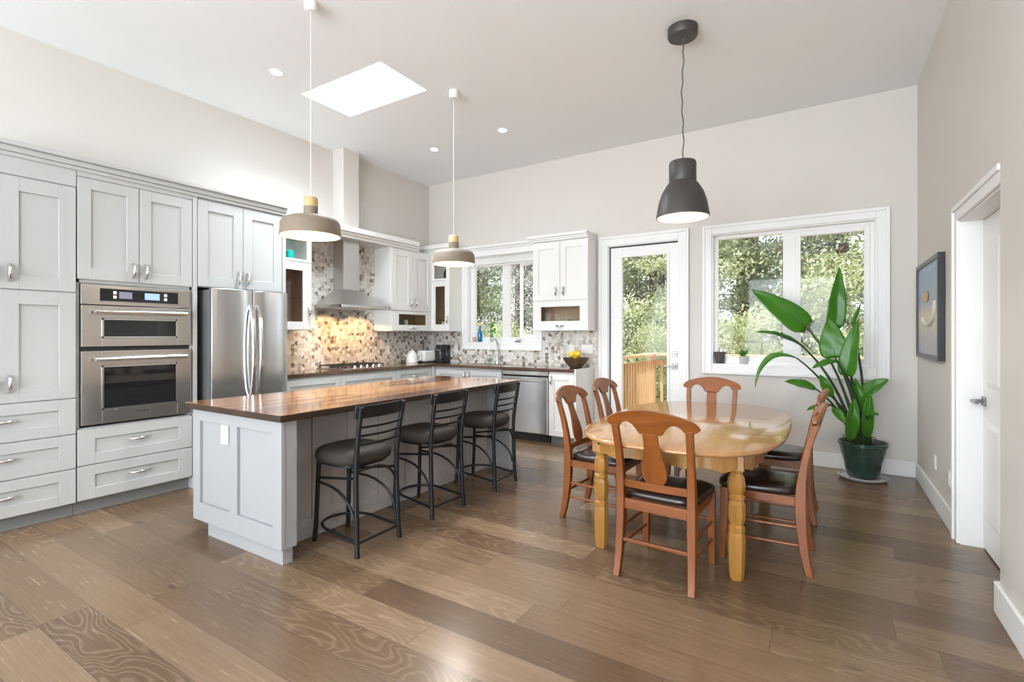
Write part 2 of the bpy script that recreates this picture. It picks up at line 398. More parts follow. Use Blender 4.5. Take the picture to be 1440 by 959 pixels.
# windows ------------------------------------------------------------
def casing(parent, x0, x1, z0, z1, cw=.11, sill=True, name='casing'):
    m = MB()
    for w_, d in ((cw, .020), (.035, .032)):           # flat board with a raised back band
        a, b, c, d2 = (x0 - cw, x1 + cw, z0 - (cw if sill else 0), z1 + cw)
        if w_ == cw:
            m.box(a, x0, BY - d, BY, c, d2).box(x1, b, BY - d, BY, c, d2).box(x0, x1, BY - d, BY, z1, d2)
            if sill: m.box(x0, x1, BY - d, BY, c, z0)
        else:
            m.box(a, a + w_, BY - d, BY, c, d2).box(b - w_, b, BY - d, BY, c, d2).box(a + w_, b - w_, BY - d, BY, d2 - w_, d2)
            if sill: m.box(a + w_, b - w_, BY - d, BY, c, c + w_)
    return m.build(name, M_TRIM, parent, bevel=.005)
def rframe(m, x0, x1, z0, z1, y0, y1, w_):
    return m.box(x0, x0 + w_, y0, y1, z0, z1).box(x1 - w_, x1, y0, y1, z0, z1).box(x0 + w_, x1 - w_, y0, y1, z0, z0 + w_).box(x0 + w_, x1 - w_, y0, y1, z1 - w_, z1)
# window_1: over the sink
t = thing('window_1', None, None, (-4.1, BY, KZ0), kind='structure')
casing(t, K0, K1, KZ0, KZ1, .105)
rframe(MB(), K0 - .002, K1 + .002, KZ0 - .002, KZ1 + .002, BY, BY + TH, .012).build('jamb', M_TRIM, t)
FY0, FY1 = BY + .05, BY + .11
m = rframe(MB(), K0 + .01, K1 - .01, KZ0 + .01, KZ1 - .01, FY0, FY1, .075); m.box(-4.10, -3.975, FY0, FY1, KZ0 + .08, KZ1 - .08)
m.build('window_frame', M_TRIM, t, bevel=.005)
MB().box(-4.63, -4.09, BY + .078, BY + .084, KZ0 + .08, KZ1 - .08).build('pane', M_GLASS, t)
A = math.radians(25)
def sash(px, py, w_, z0, z1):
    R = Matrix.Translation((px, py, 0)) @ Matrix.Rotation(-A, 4, 'Z')
    m = rframe(MB(), -w_, 0, z0, z1, 0, .04, .045); m.bm.transform(R); s_ = m.build('open_sash', M_TRIM, t, bevel=.004)
    m = MB().box(-w_ + .04, -.04, .017, .023, z0 + .04, z1 - .04); m.bm.transform(R); m.build('pane', M_GLASS, s_)
sash(-3.565, FY1 - .01, .40, KZ0 + .085, KZ1 - .085)
MB().box(-3.86, -3.76, BY + .012, BY + .045, KZ0 + .012, KZ0 + .03).tube([(-3.83, BY + .02, KZ0 + .035), (-3.79, BY + .0, KZ0 + .05), (-3.74, BY - .01, KZ0 + .045)], .008).build('crank_handle', M_CHROME, t, label='small dark crank handle on the sill')
m = MB().box(K0 + .014, K1 - .014, BY + .005, BY + .06, KZ1 - .10, KZ1 - .002).tube([(K0 + .02, BY + .03, KZ1 - .115), (K1 - .02, BY + .03, KZ1 - .115)], .014)
m.build('roller_blind', M_WHITECAB, t, bevel=.008)
# door_1: glazed deck door
t = thing('door_1', None, None, (-1.95, BY, 0), kind='structure')
casing(t, D0, D1, 0, DZ, .125, False)
m = MB().box(D0 - .002, D0 + .01, BY, BY + TH, 0, DZ).box(D1 - .01, D1 + .002, BY, BY + TH, 0, DZ).box(D0, D1, BY, BY + TH, DZ - .01, DZ + .002); m.build('jamb', M_TRIM, t)
m = MB().box(D0 + .01, D0 + .02, BY + .02, BY + .07, 0, DZ - .01).box(D0 + .02, D1 - .012, BY + .02, BY + .07, DZ - .024, DZ - .01); m.build('weather_strip', M_GAP, t)
DY0, DY1 = BY + .03, BY + .074; G0, G1, GZ0, GZ1 = -2.232, -1.652, .32, 2.395
m = MB().box(D0 + .02, G0, DY0, DY1, .012, DZ - .024).box(G1, D1 - .012, DY0, DY1, .012, DZ - .024).box(G0, G1, DY0, DY1, .012, GZ0).box(G0, G1, DY0, DY1, GZ1, DZ - .024)
slab = m.build('door_leaf', M_TRIM, t, bevel=.002)
rframe(MB(), G0 - .03, G1 + .03, GZ0 - .03, GZ1 + .03, DY0 - .012, DY0, .032).build('glass_stop', M_TRIM, slab, bevel=.004)
MB().box(G0 - .005, G1 + .005, DY0 + .018, DY0 + .026, GZ0 - .005, GZ1 + .005).build('pane', M_GLASS, slab)
m = MB().box(-1.59, -1.525, DY0 - .012, DY0, .975, 1.04).tube([(-1.557, DY0 - .01, 1.008), (-1.557, DY0 - .055, 1.008)], .011).box(-1.68, -1.545, DY0 - .065, DY0 - .048, .999, 1.018)
m.build('door_handle', M_DNICKEL, slab, bevel=.002)
MB().box(-1.585, -1.525, DY0 - .014, DY0, 1.128, 1.188).box(-1.565, -1.545, DY0 - .03, DY0 - .012, 1.15, 1.166).build('deadbolt', M_DNICKEL, slab, bevel=.002)
MB().box(D0, D1, BY - .0, BY + TH, 0, .012).build('threshold', M_CHROME, t)
# window_2: dining window
t = thing('window_2', None, None, (-.34, BY, BZ0), kind='structure')
casing(t, B0, B1, BZ0, BZ1, .107)
rframe(MB(), B0 - .002, B1 + .002, BZ0 - .002, BZ1 + .002, BY, BY + TH, .014).build('jamb', M_TRIM, t)
FY0, FY1 = BY + .075, BY + .135
m = rframe(MB(), B0 + .01, B1 - .01, BZ0 + .01, BZ1 - .01, FY0, FY1, .042); m.box(-.395, -.27, FY0, FY1, BZ0 + .05, BZ1 - .05)
rframe(m, -.275, B1 - .05, BZ0 + .05, BZ1 - .05, FY0 - .012, FY1 - .01, .05)
m.box(B0 + .05, -.39, FY0 + .02, FY1, BZ0 + .05, BZ0 + .1)
m.build('window_frame', M_TRIM, t, bevel=.005)
MB().box(B0 + .04, -.385, FY0 + .028, FY0 + .034, BZ0 + .04, BZ1 - .04).build('pane', M_GLASS, t)
MB().box(-.24, B1 - .09, FY0 + .018, FY0 + .024, BZ0 + .09, BZ1 - .09).build('pane', M_GLASS, t)
# door_2: white panel door in the right wall
t = thing('door_2', None, None, (RX, 3.92, 0), kind='structure')
m = MB().box(RX - .02, RX, RD1 - .008, RD1 + .095, 0, RDZ + .1).box(RX - .02, RX, RD0, RD1 - .008, RDZ, RDZ + .1).box(RX - .032, RX, RD1 + .06, RD1 + .095, 0, RDZ + .1).box(RX - .032, RX, RD0, RD1 + .06, RDZ + .065, RDZ + .1)
m.build('casing', M_TRIM, t, bevel=.006)
MB().box(RX - .002, RX + TH + .04, RD1 - .012, RD1 + .001, 0, RDZ).box(RX - .002, RX + TH + .04, RD0, RD1, RDZ - .012, RDZ + .001).build('jamb', M_TRIM, t)
m = MB(); x0 = .878
m.box(x0, x0 + .04, RD0 + .01, RD1 - .015, .012, RDZ - .016)
slab = m.build('door_leaf', M_TRIM, t, bevel=.002)
m = MB()
for z0, z1 in ((.20, .84), (1.06, 2.02)):
    for y0, y1 in ((3.56, 3.87), (3.99, 4.30)):
        m.hexa([(x0 - .0, y0, z0), (x0 - .0, y1, z0), (x0 - .0, y1, z1), (x0 - .0, y0, z1), (x0 - .012, y0 + .035, z0 + .035), (x0 - .012, y1 - .035, z0 + .035), (x0 - .012, y1 - .035, z1 - .035), (x0 - .012, y0 + .035, z1 - .035)])
m.build('raised_panel', M_TRIM, slab)
m = MB().box(x0 - .012, x0, 4.335, 4.395, .935, .995).tube([(x0 - .01, 4.365, .965), (x0 - .06, 4.365, .965)], .011).box(x0 - .07, x0 - .052, 4.25, 4.378, .956, .975)
m.build('door_handle', M_DNICKEL, slab, bevel=.002)

# ------------------------------------------------------------------ wall tiles
struct('trim_2', MB().box(WX, WX + .012, 3.24, BY, .955, 1.45).box(WX, WX + .012, 3.75, 5.04, 1.45, 2.66), M_MOSL)
struct('trim_3', MB().box(WX + .012, K0 - .105, BY - .012, BY, .955, 1.45).box(K0 - .105, K1 + .105, BY - .012, BY, .955, KZ0 - .105).box(K1 + .105, -2.56, BY - .012, BY, .955, 1.45), M_MOSB)

# ------------------------------------------------------------------ cabinets
def shaker(F, u0, u1, z0, z1, w0, name, mat, parent, st=.085, hole=None, th=.021):
    m = MB(); g = .0028; u0 += g; u1 -= g; z0 += g; z1 -= g
    w1 = w0 + th; a, b, c, d = u0 + st, u1 - st, z0 + min(st, (z1 - z0) * .30), z1 - min(st, (z1 - z0) * .30)
    if hole: a, b, c, d = hole
    fbox(m, F, u0, a, w0, w1, z0, z1); fbox(m, F, b, u1, w0, w1, z0, z1); fbox(m, F, a, b, w0, w1, z0, c); fbox(m, F, a, b, w0, w1, d, z1)
    if not hole: fbox(m, F, a, b, w0, w0 + .008, c, d)
    o = m.build(name, mat, parent, bevel=.0015, seg=1)
    if hole:
        m = MB(); fbox(m, F, a - .006, b + .006, w0 + .006, w0 + .011, c - .006, d + .006); m.build('pane', M_CABGLASS, o)
    return o
def pull(F, u, z, w0, parent, length=.11, vert=True, depth=.038):
    pts, rs = [], []
    for i in range(13):
        k = i / 12; s = (k - .5) * length; dep = depth * math.sin(PI * k) ** .6 if 0 < k < 1 else 0
        pts.append(F(u, w0 + dep, z + s) if vert else F(u + s, w0 + dep, z)); rs.append(.0075 + .0055 * math.sin(PI * k))
    m = MB(); m.tube(pts, rs, 8)
    for s in (-.5, .5):
        c = F(u, w0, z + s * length) if vert else F(u + s * length, w0, z); m.sphere(c, .0085, n=8)
    return m.build('pull_handle', M_CHROME, parent, smooth=60)
def carcass(F, u0, u1, w0, w1, z0, z1, mat, parent, kick=None, hollow=False, mat_in=None, shelves=(), name='carcass', zl=None):
    zl = zl or z1 - .018
    m = MB()
    if not hollow:
        fbox(m, F, u0, u1, w0, w1, z0, z1)
        o = m.build(name, mat, parent, bevel=.001, seg=1)
    else:
        t = .018
        fbox(m, F, u0, u0 + t, w0, w1, z0, z1); fbox(m, F, u1 - t, u1, w0, w1, z0, z1); fbox(m, F, u0 + t, u1 - t, w0, w1, z0, z0 + t); fbox(m, F, u0 + t, u1 - t, w0, w1, z1 - t, z1)
        o = m.build(name, mat, parent, bevel=.001, seg=1)
        m = MB(); fbox(m, F, u0 + t, u1 - t, w0, w0 + .01, z0 + t, zl); m.build('back_panel', mat_in or mat, parent)
        m = MB()
        e = .004
        fbox(m, F, u0 + t, u0 + t + e, w0 + .01, w1 - .003, z0 + t, zl); fbox(m, F, u1 - t - e, u1 - t, w0 + .01, w1 - .003, z0 + t, zl); m.build('lining', mat_in or mat, parent)
        for s in shelves:
            m = MB(); fbox(m, F, u0 + t + e, u1 - t - e, w0 + .01, w1 - .004, s - (.009 if s > 2 else .004), s + (.009 if s > 2 else .004)); m.build('shelf', mat if s > 2 else M_CABGLASS, parent)
    if kick:
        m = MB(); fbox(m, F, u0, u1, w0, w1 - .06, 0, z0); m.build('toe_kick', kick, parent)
    return o
FL = fb('L', WX + .003)
TF = -4.88 - WX - .003                                  # carcass front of the tall run (doors stand 21 mm proud)
def P_(u, z=0): return (WX + .33, u, z)
# pantry
t = thing('pantry_cabinet', 'tall pale grey pantry cabinet with stacked doors and three drawers, left of the wall ovens', 'cabinet', (-5.2, 1.06, 0))
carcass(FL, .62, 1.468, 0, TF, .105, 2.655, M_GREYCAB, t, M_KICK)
m = MB(); fbox(m, FL, .62, 1.468, TF, TF + .018, 2.53, 2.655); m.build('frieze_board', M_GREYCAB, t)
for a, b, hu in ((.62, 1.044, 1.0), (1.044, 1.468, 1.094)):
    for z0, z1, hz in ((1.719, 2.522, 1.835), (.912, 1.717, 1.05)):
        pull(FL, hu, hz, TF + .021, shaker(FL, a, b, z0, z1, TF, 'door', M_GREYCAB, t, .1), .12)
for z0, z1 in ((.637, .91), (.373, .635), (.108, .371)):
    d = shaker(FL, .62, 1.468, z0, z1, TF, 'drawer_front', M_GREYCAB, t, .1); pull(FL, 1.068, (z0 + z1) / 2 + .012, TF + .021, d, .13, False)
# oven housing
t = thing('oven_cabinet', 'tall pale grey cabinet housing the double ovens, doors above and two drawers below', 'cabinet', (-5.2, 1.88, 0))
OC0, OC1 = 1.472, 2.297
m = MB(); fbox(m, FL, OC0, OC0 + .018, 0, TF, .105, 2.655); fbox(m, FL, OC1 - .018, OC1, 0, TF, .105, 2.655); fbox(m, FL, OC0, OC1, 0, .02, .105, 2.655)
fbox(m, FL, OC0, OC1, 0, TF, 1.80, 2.655); fbox(m, FL, OC0, OC1, 0, TF, .105, .672); m.build('carcass', M_GREYCAB, t)
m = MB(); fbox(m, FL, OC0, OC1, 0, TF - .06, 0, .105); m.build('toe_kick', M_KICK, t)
m = MB(); fbox(m, FL, OC0, OC1, TF, TF + .018, 2.62, 2.655); m.build('frieze_board', M_GREYCAB, t)
mid = 1.883
for a, b, hu in ((OC0, mid, mid - .045), (mid, OC1, mid + .045)):
    pull(FL, hu, 1.925, TF + .021, shaker(FL, a, b, 1.826, 2.617, TF, 'door', M_GREYCAB, t, .085), .12)
for z0, z1 in ((.381, .667), (.112, .379)):
    d = shaker(FL, OC0, OC1, z0, z1, TF, 'drawer_front', M_GREYCAB, t, .11); pull(FL, 1.885, (z0 + z1) / 2 + .015, TF + .021, d, .13, False)
# double oven
t = thing('wall_oven', 'stainless double wall oven with black control panel and two long bar handles', 'oven', (-4.9, 1.88, .69))
O0, O1 = OC0 + .022, OC1 - .022
m = MB(); fbox(m, FL, O0, O1, .03, TF + .002, .688, 1.795); m.build('housing', M_GAP, t)
m = MB(); fbox(m, FL, O0, O1, TF + .002, TF + .024, 1.634, 1.793); cp = m.build('control_panel', M_STEEL, t, bevel=.003)
m = MB(); fbox(m, FL, O0 + .12, O1 - .10, TF + .024, TF + .027, 1.665, 1.765); m.build('panel_glass', M_BLACKG, cp)
m = MB(); fbox(m, FL, 1.74, 1.83, TF + .027, TF + .028, 1.69, 1.745); m.build('grey_display', M_DISP2, cp)
m = MB(); fbox(m, FL, 1.92, 2.03, TF + .027, TF + .028, 1.69, 1.745); m.build('lit_display', M_DISP, cp)
for u in (1.70, 2.065):
    for z in (1.70, 1.735):
        m = MB(); fbox(m, FL, u, u + .022, TF + .027, TF + .029, z - .012, z + .012); m.build('button', M_WPLASTIC, cp)
def oven_door(z0, z1, gz0, gz1, hz, badge=False):
    m = MB(); w0, w1 = TF + .002, TF + .034; a, b = O0 + .13, O1 - .11
    fbox(m, FL, O0, a, w0, w1, z0, z1); fbox(m, FL, b, O1, w0, w1, z0, z1); fbox(m, FL, a, b, w0, w1, z0, gz0); fbox(m, FL, a, b, w0, w1, gz1, z1)
    d = m.build('oven_door', M_STEEL, t, bevel=.003)
    m = MB(); q = .012
    fbox(m, FL, a, a + q, w1, w1 + .003, gz0, gz1); fbox(m, FL, b - q, b, w1, w1 + .003, gz0, gz1); fbox(m, FL, a, b, w1, w1 + .003, gz0, gz0 + q); fbox(m, FL, a, b, w1, w1 + .003, gz1 - q, gz1); m.build('window_trim', M_CHROME, d)
    m = MB(); fbox(m, FL, a, b, w1 - .012, w1 - .004, gz0, gz1); m.build('oven_window', M_BLACKG, d)
    m = MB(); m.tube([FL(O0 + .07, w1 + .045, hz), FL(O1 - .05, w1 + .045, hz)], .0165, 12)
    for u in (O0 + .09, O1 - .07): m.tube([FL(u, w1, hz), FL(u, w1 + .045, hz)], .011, 8)
    m.build('bar_handle', M_CHROME, d, smooth=50)
    if badge:
        m = MB(); fbox(m, FL, 1.84, 1.955, w1, w1 + .003, z0 + .06, z0 + .085); bd = m.build('badge', M_CHROME, d)
        m = MB()
        for k in range(9): fbox(m, FL, 1.85 + k * .0108, 1.857 + k * .0108, w1 + .003, w1 + .0035, z0 + .067, z0 + .077)
        m.build('badge_lettering', M_BPLASTIC, bd)
oven_door(1.302, 1.626, 1.370, 1.527, 1.578)
oven_door(.692, 1.268, .80, 1.15, 1.205, True)
# fridge surround
t = thing('fridge_cabinet', 'pale grey cabinet with two doors bridging above the refrigerator, tall panels each side', 'cabinet', (-5.2, 2.76, 0))
m = MB(); fbox(m, FL, 2.30, 2.337, 0, TF + .022, 0, 2.655); m.build('side_panel', M_GREYCAB, t, bevel=.002)
m = MB(); fbox(m, FL, 3.183, 3.222, 0, TF + .022, 0, 2.655); m.build('side_panel', M_GREYCAB, t, bevel=.002)
carcass(FL, 2.337, 3.183, 0, TF, 1.835, 2.655, M_GREYCAB, t)
for a, b, hu in ((2.34, 2.763, 2.718), (2.763, 3.18, 2.808)):
    pull(FL, hu, 1.95, TF + .021, shaker(FL, a, b, 1.84, 2.64, TF, 'door', M_GREYCAB, t, .09), .12)
# crown of the tall run
m = MB()
for w0, w1, z0, z1 in ((TF - .02, TF + .035, 2.655, 2.685), (TF - .02, TF + .05, 2.685, 2.725), (TF - .02, TF + .075, 2.725, 2.757)): fbox(m, FL, .62, 3.222, w0, w1, z0, z1)
fbox(m, FL, .62, 3.222, 0, TF - .02, 2.655, 2.70)
struct('trim_4', m, M_GREYCAB, bevel=.006)
# refrigerator
t = thing('refrigerator', 'stainless french door refrigerator with two curved vertical handles', 'refrigerator', (-5.1, 2.80, 0))
FX = -4.72
MB().box(WX + .06, FX - .07, 2.40, 3.165, .03, 1.81).build('fridge_body', M_FSIDE, t, bevel=.004)
MB().box(WX + .1, FX - .09, 2.42, 3.15, 0, .03).build('base_grille', M_GAP, t)
def fdoor(y0, y1, z0, z1, nm):
    n = 14; rows = []
    for i in range(n + 1):
        k = i / n; y = y0 + (y1 - y0) * k; bulge = .022 * (1 - (2 * k - 1) ** 4)
        rows.append([(FX - .065, y, z0), (FX - .02 + bulge, y, z0), (FX - .02 + bulge, y, z1), (FX - .065, y, z1)])
    o = MB().rings(rows).build(nm, [M_STEELV, M_FSIDE], t, bevel=.004, smooth=40)
    for p in o.data.polygons: p.material_index = 1 if abs(p.normal.y) > .7 else 0
    return o
for y0, y1, s in ((2.402, 2.787, 1), (2.793, 3.162, -1)):
    d = fdoor(y0, y1, .70, 1.825, 'door'); hy = (y1 - .035) if s > 0 else (y0 + .035)
    pts = []
    for i in range(15):
        k = i / 14; pts.append((FX - .01 + .075 * math.sin(PI * k) ** .55, hy, .78 + .90 * k))
    MB().tube(pts, 1, sec=[(.016, -.012), (.016, .012), (.004, .019), (-.012, .014), (-.012, -.014), (.004, -.019)], up=(1, 0, 0)).build('curved_handle', M_CHROME, d, smooth=50)
d = fdoor(2.402, 3.162, .06, .69, 'freezer_drawer')
MB().tube([(FX, 2.45, .60), (FX + .06, 2.49, .60), (FX + .065, 2.77, .60), (FX + .06, 3.05, .60), (FX, 3.09, .60)], .014).build('bar_handle', M_CHROME, d, smooth=50)

# base cabinets: left run
CT = .965; CB = .925
BF = -4.91 - WX - .003
def base_cab(name, label, F, u0, u1, wf, drawers, doors, mat, loc, handles=True):
    t = thing(name, label, 'cabinet', loc)
    carcass(F, u0, u1, 0, wf, .105, CB, mat, t, M_KICK)
    if drawers:
        for z0, z1 in drawers:
            d = shaker(F, u0, u1, z0, z1, wf, 'drawer_front', mat, t, .07)
            pull(F, (u0 + u1) / 2, (z0 + z1) / 2, wf + .021, d, .12, False)
    for a, b, hu, z0, z1 in doors:
        pull(F, hu, z1 - .09, wf + .021, shaker(F, a, b, z0, z1, wf, 'door', mat, t, .075), .11)
    return t
base_cab('base_cabinet', 'pale grey base cabinet beside the refrigerator, mostly behind the island', FL, 3.225, 3.96, BF, ((.64, .90), (.38, .638), (.108, .378)), (), M_GREYCAB, (-5.2, 3.6, 0))
base_cab('base_cabinet', 'pale grey base cabinet under the gas cooktop', FL, 3.962, 4.88, BF, ((.64, .90), (.38, .638), (.108, .378)), (), M_GREYCAB, (-5.2, 4.4, 0))
t = base_cab('base_cabinet', 'pale grey base cabinet in the kitchen corner left of the sink', FL, 4.882, 5.60, BF, ((.73, .90),), ((4.882, 5.24, 5.20, .108, .728), (5.24, 5.60, 5.28, .108, .728)), M_GREYCAB, (-5.2, 5.25, 0))
MB().box(-4.93, -4.868, 5.602, 5.70, .105, CB).build('corner_filler', M_GREYCAB, t)
FB = fb('B', BY - .003)
BBF = BY - .003 - 5.66
base_cab('sink_cabinet', 'pale grey sink base cabinet below the kitchen window', FB, -4.866, -3.70, BBF, (), ((-4.86, -4.28, -4.32, .108, .90), (-4.28, -3.70, -4.24, .108, .90)), M_GREYCAB, (-4.3, 5.9, 0))
t = base_cab('base_cabinet', 'white one-door base cabinet at the end of the counter, right of the dishwasher', FB, -2.985, -2.625, BBF, (), ((-2.985, -2.625, -2.94, .108, .90),), M_WHITECAB, (-2.8, 5.9, 0))
MB().box(-2.623, -2.60, 5.635, BY - .003, 0, CT).build('end_panel', M_WHITECAB, t, bevel=.002)
# dishwasher
t = thing('dishwasher', 'stainless steel dishwasher under the dark counter', 'dishwasher', (-3.34, 5.9, 0))
MB().box(-3.69, -2.99, 5.67, BY - .01, .1, CB).build('tub', M_GAP, t)
MB().box(-3.685, -2.995, 5.70, BY - .02, 0, .1).build('toe_kick', M_BPLASTIC, t)
d = MB().box(-3.685, -2.995, 5.628, 5.67, .115, .845).build('door', M_STEELV, t, bevel=.006)
MB().box(-3.685, -2.995, 5.632, 5.67, .865, .92).build('control_strip', M_STEEL, t, bevel=.004)
MB().tube([(-3.63, 5.595, .80), (-3.05, 5.595, .80)], .013).tube([(-3.61, 5.63, .80), (-3.61, 5.595, .80)], .009).tube([(-3.07, 5.63, .80), (-3.07, 5.595, .80)], .009).build('bar_handle', M_CHROME, d, smooth=50)
# dark L worktop, with a hole for the sink
m = MB()
m.box(WX + .012, -4.875, 3.226, BY - .012, CB, CT).box(-4.875, -4.40, 5.605, BY - .012, CB, CT).box(-3.80, -2.625, 5.605, BY - .012, CB, CT).box(-4.40, -3.80, 5.605, 5.70, CB, CT).box(-4.40, -3.80, 6.08, BY - .012, CB, CT)
setp(m.build('kitchen_worktop', M_DARKTOP, bevel=.004), 'dark polished L-shaped worktop along the tiled kitchen walls', 'worktop')
m = rframe(MB(), 0, 1, 0, 1, 0, 1, .1) if False else MB()
m.box(-4.398, -3.802, 5.702, 6.078, CB - .17, CB - .16)
for a in ((-4.398, -4.39, 5.702, 6.078), (-3.81, -3.802, 5.702, 6.078), (-4.39, -3.81, 5.702, 5.71), (-4.39, -3.81, 6.07, 6.078)): m.box(*a, CB - .16, CT - .002)
setp(m.build('kitchen_sink', M_STEEL), 'stainless undermount sink let into the dark worktop below the window', 'sink')
t = thing('kitchen_faucet', 'chrome gooseneck faucet standing behind the sink', 'faucet', (-4.10, 6.13, CT))
pts = [(-4.10, 6.13, CT + .0), (-4.10, 6.13, CT + .28)] + [(-4.10, 6.13 - .10 + .10 * math.cos(a), CT + .28 + .10 * math.sin(a)) for a in [PI * k / 10 for k in range(1, 11)]] + [(-4.10, 5.93, CT + .22)]
MB().tube(pts, .012).lathe([(.026, 0), (.026, .012), (.018, .05)], (-4.10, 6.13, CT)).build('spout', M_CHROME, t, smooth=50)
MB().tube([(-4.085, 6.13, CT + .07), (-4.05, 6.13, CT + .075), (-4.01, 6.115, CT + .10)], .007).build('lever', M_CHROME, t, smooth=50)

# wall cabinets ------------------------------------------------------
UF = .33                                                # depth of the carcass
ux = -5.172 - WX - .003
UZ0, UZ1 = 1.445, 2.63
# glass cabinet left of hood
t = thing('glass_wall_cabinet', 'narrow white wall cabinet with glass door between refrigerator and hood', 'cabinet', (-5.35, 3.48, UZ0))
carcass(FL, 3.226, 3.75, 0, ux, UZ0, UZ1, M_WHITECAB, t, hollow=True, mat_in=M_BROWNIN, shelves=(2.235, 1.82), zl=2.225)
m = MB(); fbox(m, FL, 3.245, 3.731, .0, .012, 2.245, 2.61); m.build('aqua_lining', M_TEALIN, t, label='pale aqua back of the open upper cubby')
m = MB(); fbox(m, FL, 3.226, 3.30, ux, ux + .02, 2.24, UZ1); fbox(m, FL, 3.69, 3.75, ux, ux + .02, 2.24, UZ1); fbox(m, FL, 3.30, 3.69, ux, ux + .02, 2.24, 2.27); fbox(m, FL, 3.30, 3.69, ux, ux + .02, 2.56, UZ1); m.build('cubby_frame', M_WHITECAB, t, bevel=.002)
d = shaker(FL, 3.226, 3.75, UZ0 + .005, 2.235, ux, 'glass_door', M_WHITECAB, t, hole=(3.33, 3.635, 1.545, 2.14)); pull(FL, 3.705, 1.66, ux + .021, d, .11)
# double cabinet right of hood
t = thing('wall_cabinet', 'white wall cabinet with two doors over a small glass flap, right of the hood', 'cabinet', (-5.35, 5.45, UZ0))
U0, U1 = 5.04, 5.885
m = MB(); fbox(m, FL, U0, U1, 0, ux, 1.735, UZ1); m.build('carcass', M_WHITECAB, t, bevel=.002)
carcass(FL, U0, U1, 0, ux, UZ0, 1.735, M_WHITECAB, t, hollow=True, mat_in=M_BROWNIN, name='lower_box')
um = (U0 + U1) / 2
for a, b, hu in ((U0, um, um - .05), (um, U1, um + .05)):
    pull(FL, hu, 1.86, ux + .021, shaker(FL, a, b, 1.74, 2.615, ux, 'door', M_WHITECAB, t, .09), .11)
d = shaker(FL, U0, U1, UZ0 + .004, 1.735, ux, 'glass_flap', M_WHITECAB, t, hole=(5.18, 5.76, 1.535, 1.69)); pull(FL, um, 1.49, ux + .021, d, .11, False)
# corner glass cabinet on the back wall
uy = BY - .003 - 5.90
t = thing('glass_wall_cabinet', 'narrow white wall cabinet with glass door in the corner, left of the kitchen window', 'cabinet', (-5.0, 6.05, UZ0))
carcass(FB, -5.165, -4.80, 0, uy, UZ0, UZ1, M_WHITECAB, t, hollow=True, mat_in=M_BROWNIN, shelves=(2.215, 1.83), zl=2.205)
m = MB(); fbox(m, FB, -5.146, -4.819, .0, .012, 2.225, 2.61); m.build('pale_lining', M_STONE, t)
m = MB(); fbox(m, FB, -5.165, -5.10, uy, uy + .02, 2.22, UZ1); fbox(m, FB, -4.865, -4.80, uy, uy + .02, 2.22, UZ1); fbox(m, FB, -5.10, -4.865, uy, uy + .02, 2.22, 2.25); fbox(m, FB, -5.10, -4.865, uy, uy + .02, 2.54, UZ1); m.build('cubby_frame', M_WHITECAB, t, bevel=.002)
d = shaker(FB, -5.165, -4.80, UZ0 + .005, 2.215, uy, 'glass_door', M_WHITECAB, t, hole=(-5.08, -4.89, 1.55, 2.13)); pull(FB, -4.83, 1.62, uy + .021, d, .11)
# right double cabinet
uy2 = BY - .003 - 5.94
t = thing('wall_cabinet', 'white wall cabinet with two doors over a glass flap, between kitchen window and deck door', 'cabinet', (-2.96, 6.05, UZ0))
a0, a1 = -3.372, -2.563
m = MB(); fbox(m, FB, a0, a1, 0, uy2, 1.845, 2.64); m.build('carcass', M_WHITECAB, t, bevel=.002)
carcass(FB, a0, a1, 0, uy2, UZ0, 1.845, M_WHITECAB, t, hollow=True, mat_in=M_BROWNIN, name='lower_box')
am = -2.965
for a, b, hu in ((a0, am, am - .055), (am, a1, am + .055)):
    pull(FB, hu, 1.97, uy2 + .021, shaker(FB, a, b, 1.85, 2.625, uy2, 'door', M_WHITECAB, t, .085), .12)
d = shaker(FB, a0, a1, UZ0 + .004, 1.845, uy2, 'glass_flap', M_WHITECAB, t, hole=(-3.25, -2.68, 1.575, 1.765)); pull(FB, am, 1.51, uy2 + .021, d, .12, False)
# white crown moulding and valance
m = MB()
for w1, z0, z1 in ((ux + .03, 2.63, 2.665), (ux + .05, 2.665, 2.70), (ux + .09, 2.70, 2.765)): fbox(m, FL, 3.226, 5.96 - w1, .01, w1, z0, z1)
for w1, z0, z1 in ((uy + .03, 2.63, 2.665), (uy + .05, 2.665, 2.70), (uy + .09, 2.70, 2.765)): fbox(m, FB, WX + .02, -4.80 + w1 - uy, 0, w1, z0, z1)
struct('trim_5', m, M_TRIM, bevel=.005)
m = MB(); 
for w1, z0, z1 in ((.10, 2.572, 2.66), (.115, 2.66, 2.69), (.15, 2.69, 2.725)): fbox(m, FB, -4.71 if w1 > .1 else -4.795, -3.374, .022, w1, z0, z1)
struct('trim_6', m, M_TRIM, bevel=.004)
m = MB()
for w1, z0, z1 in ((uy2 + .03, 2.642, 2.665), (uy2 + .045, 2.665, 2.69), (uy2 + .075, 2.69, 2.725)): fbox(m, FB, a0 - w1 + uy2, a1 + min(w1 - uy2, .0), 0, w1, z0, z1)
struct('trim_7', m, M_TRIM, bevel=.004)

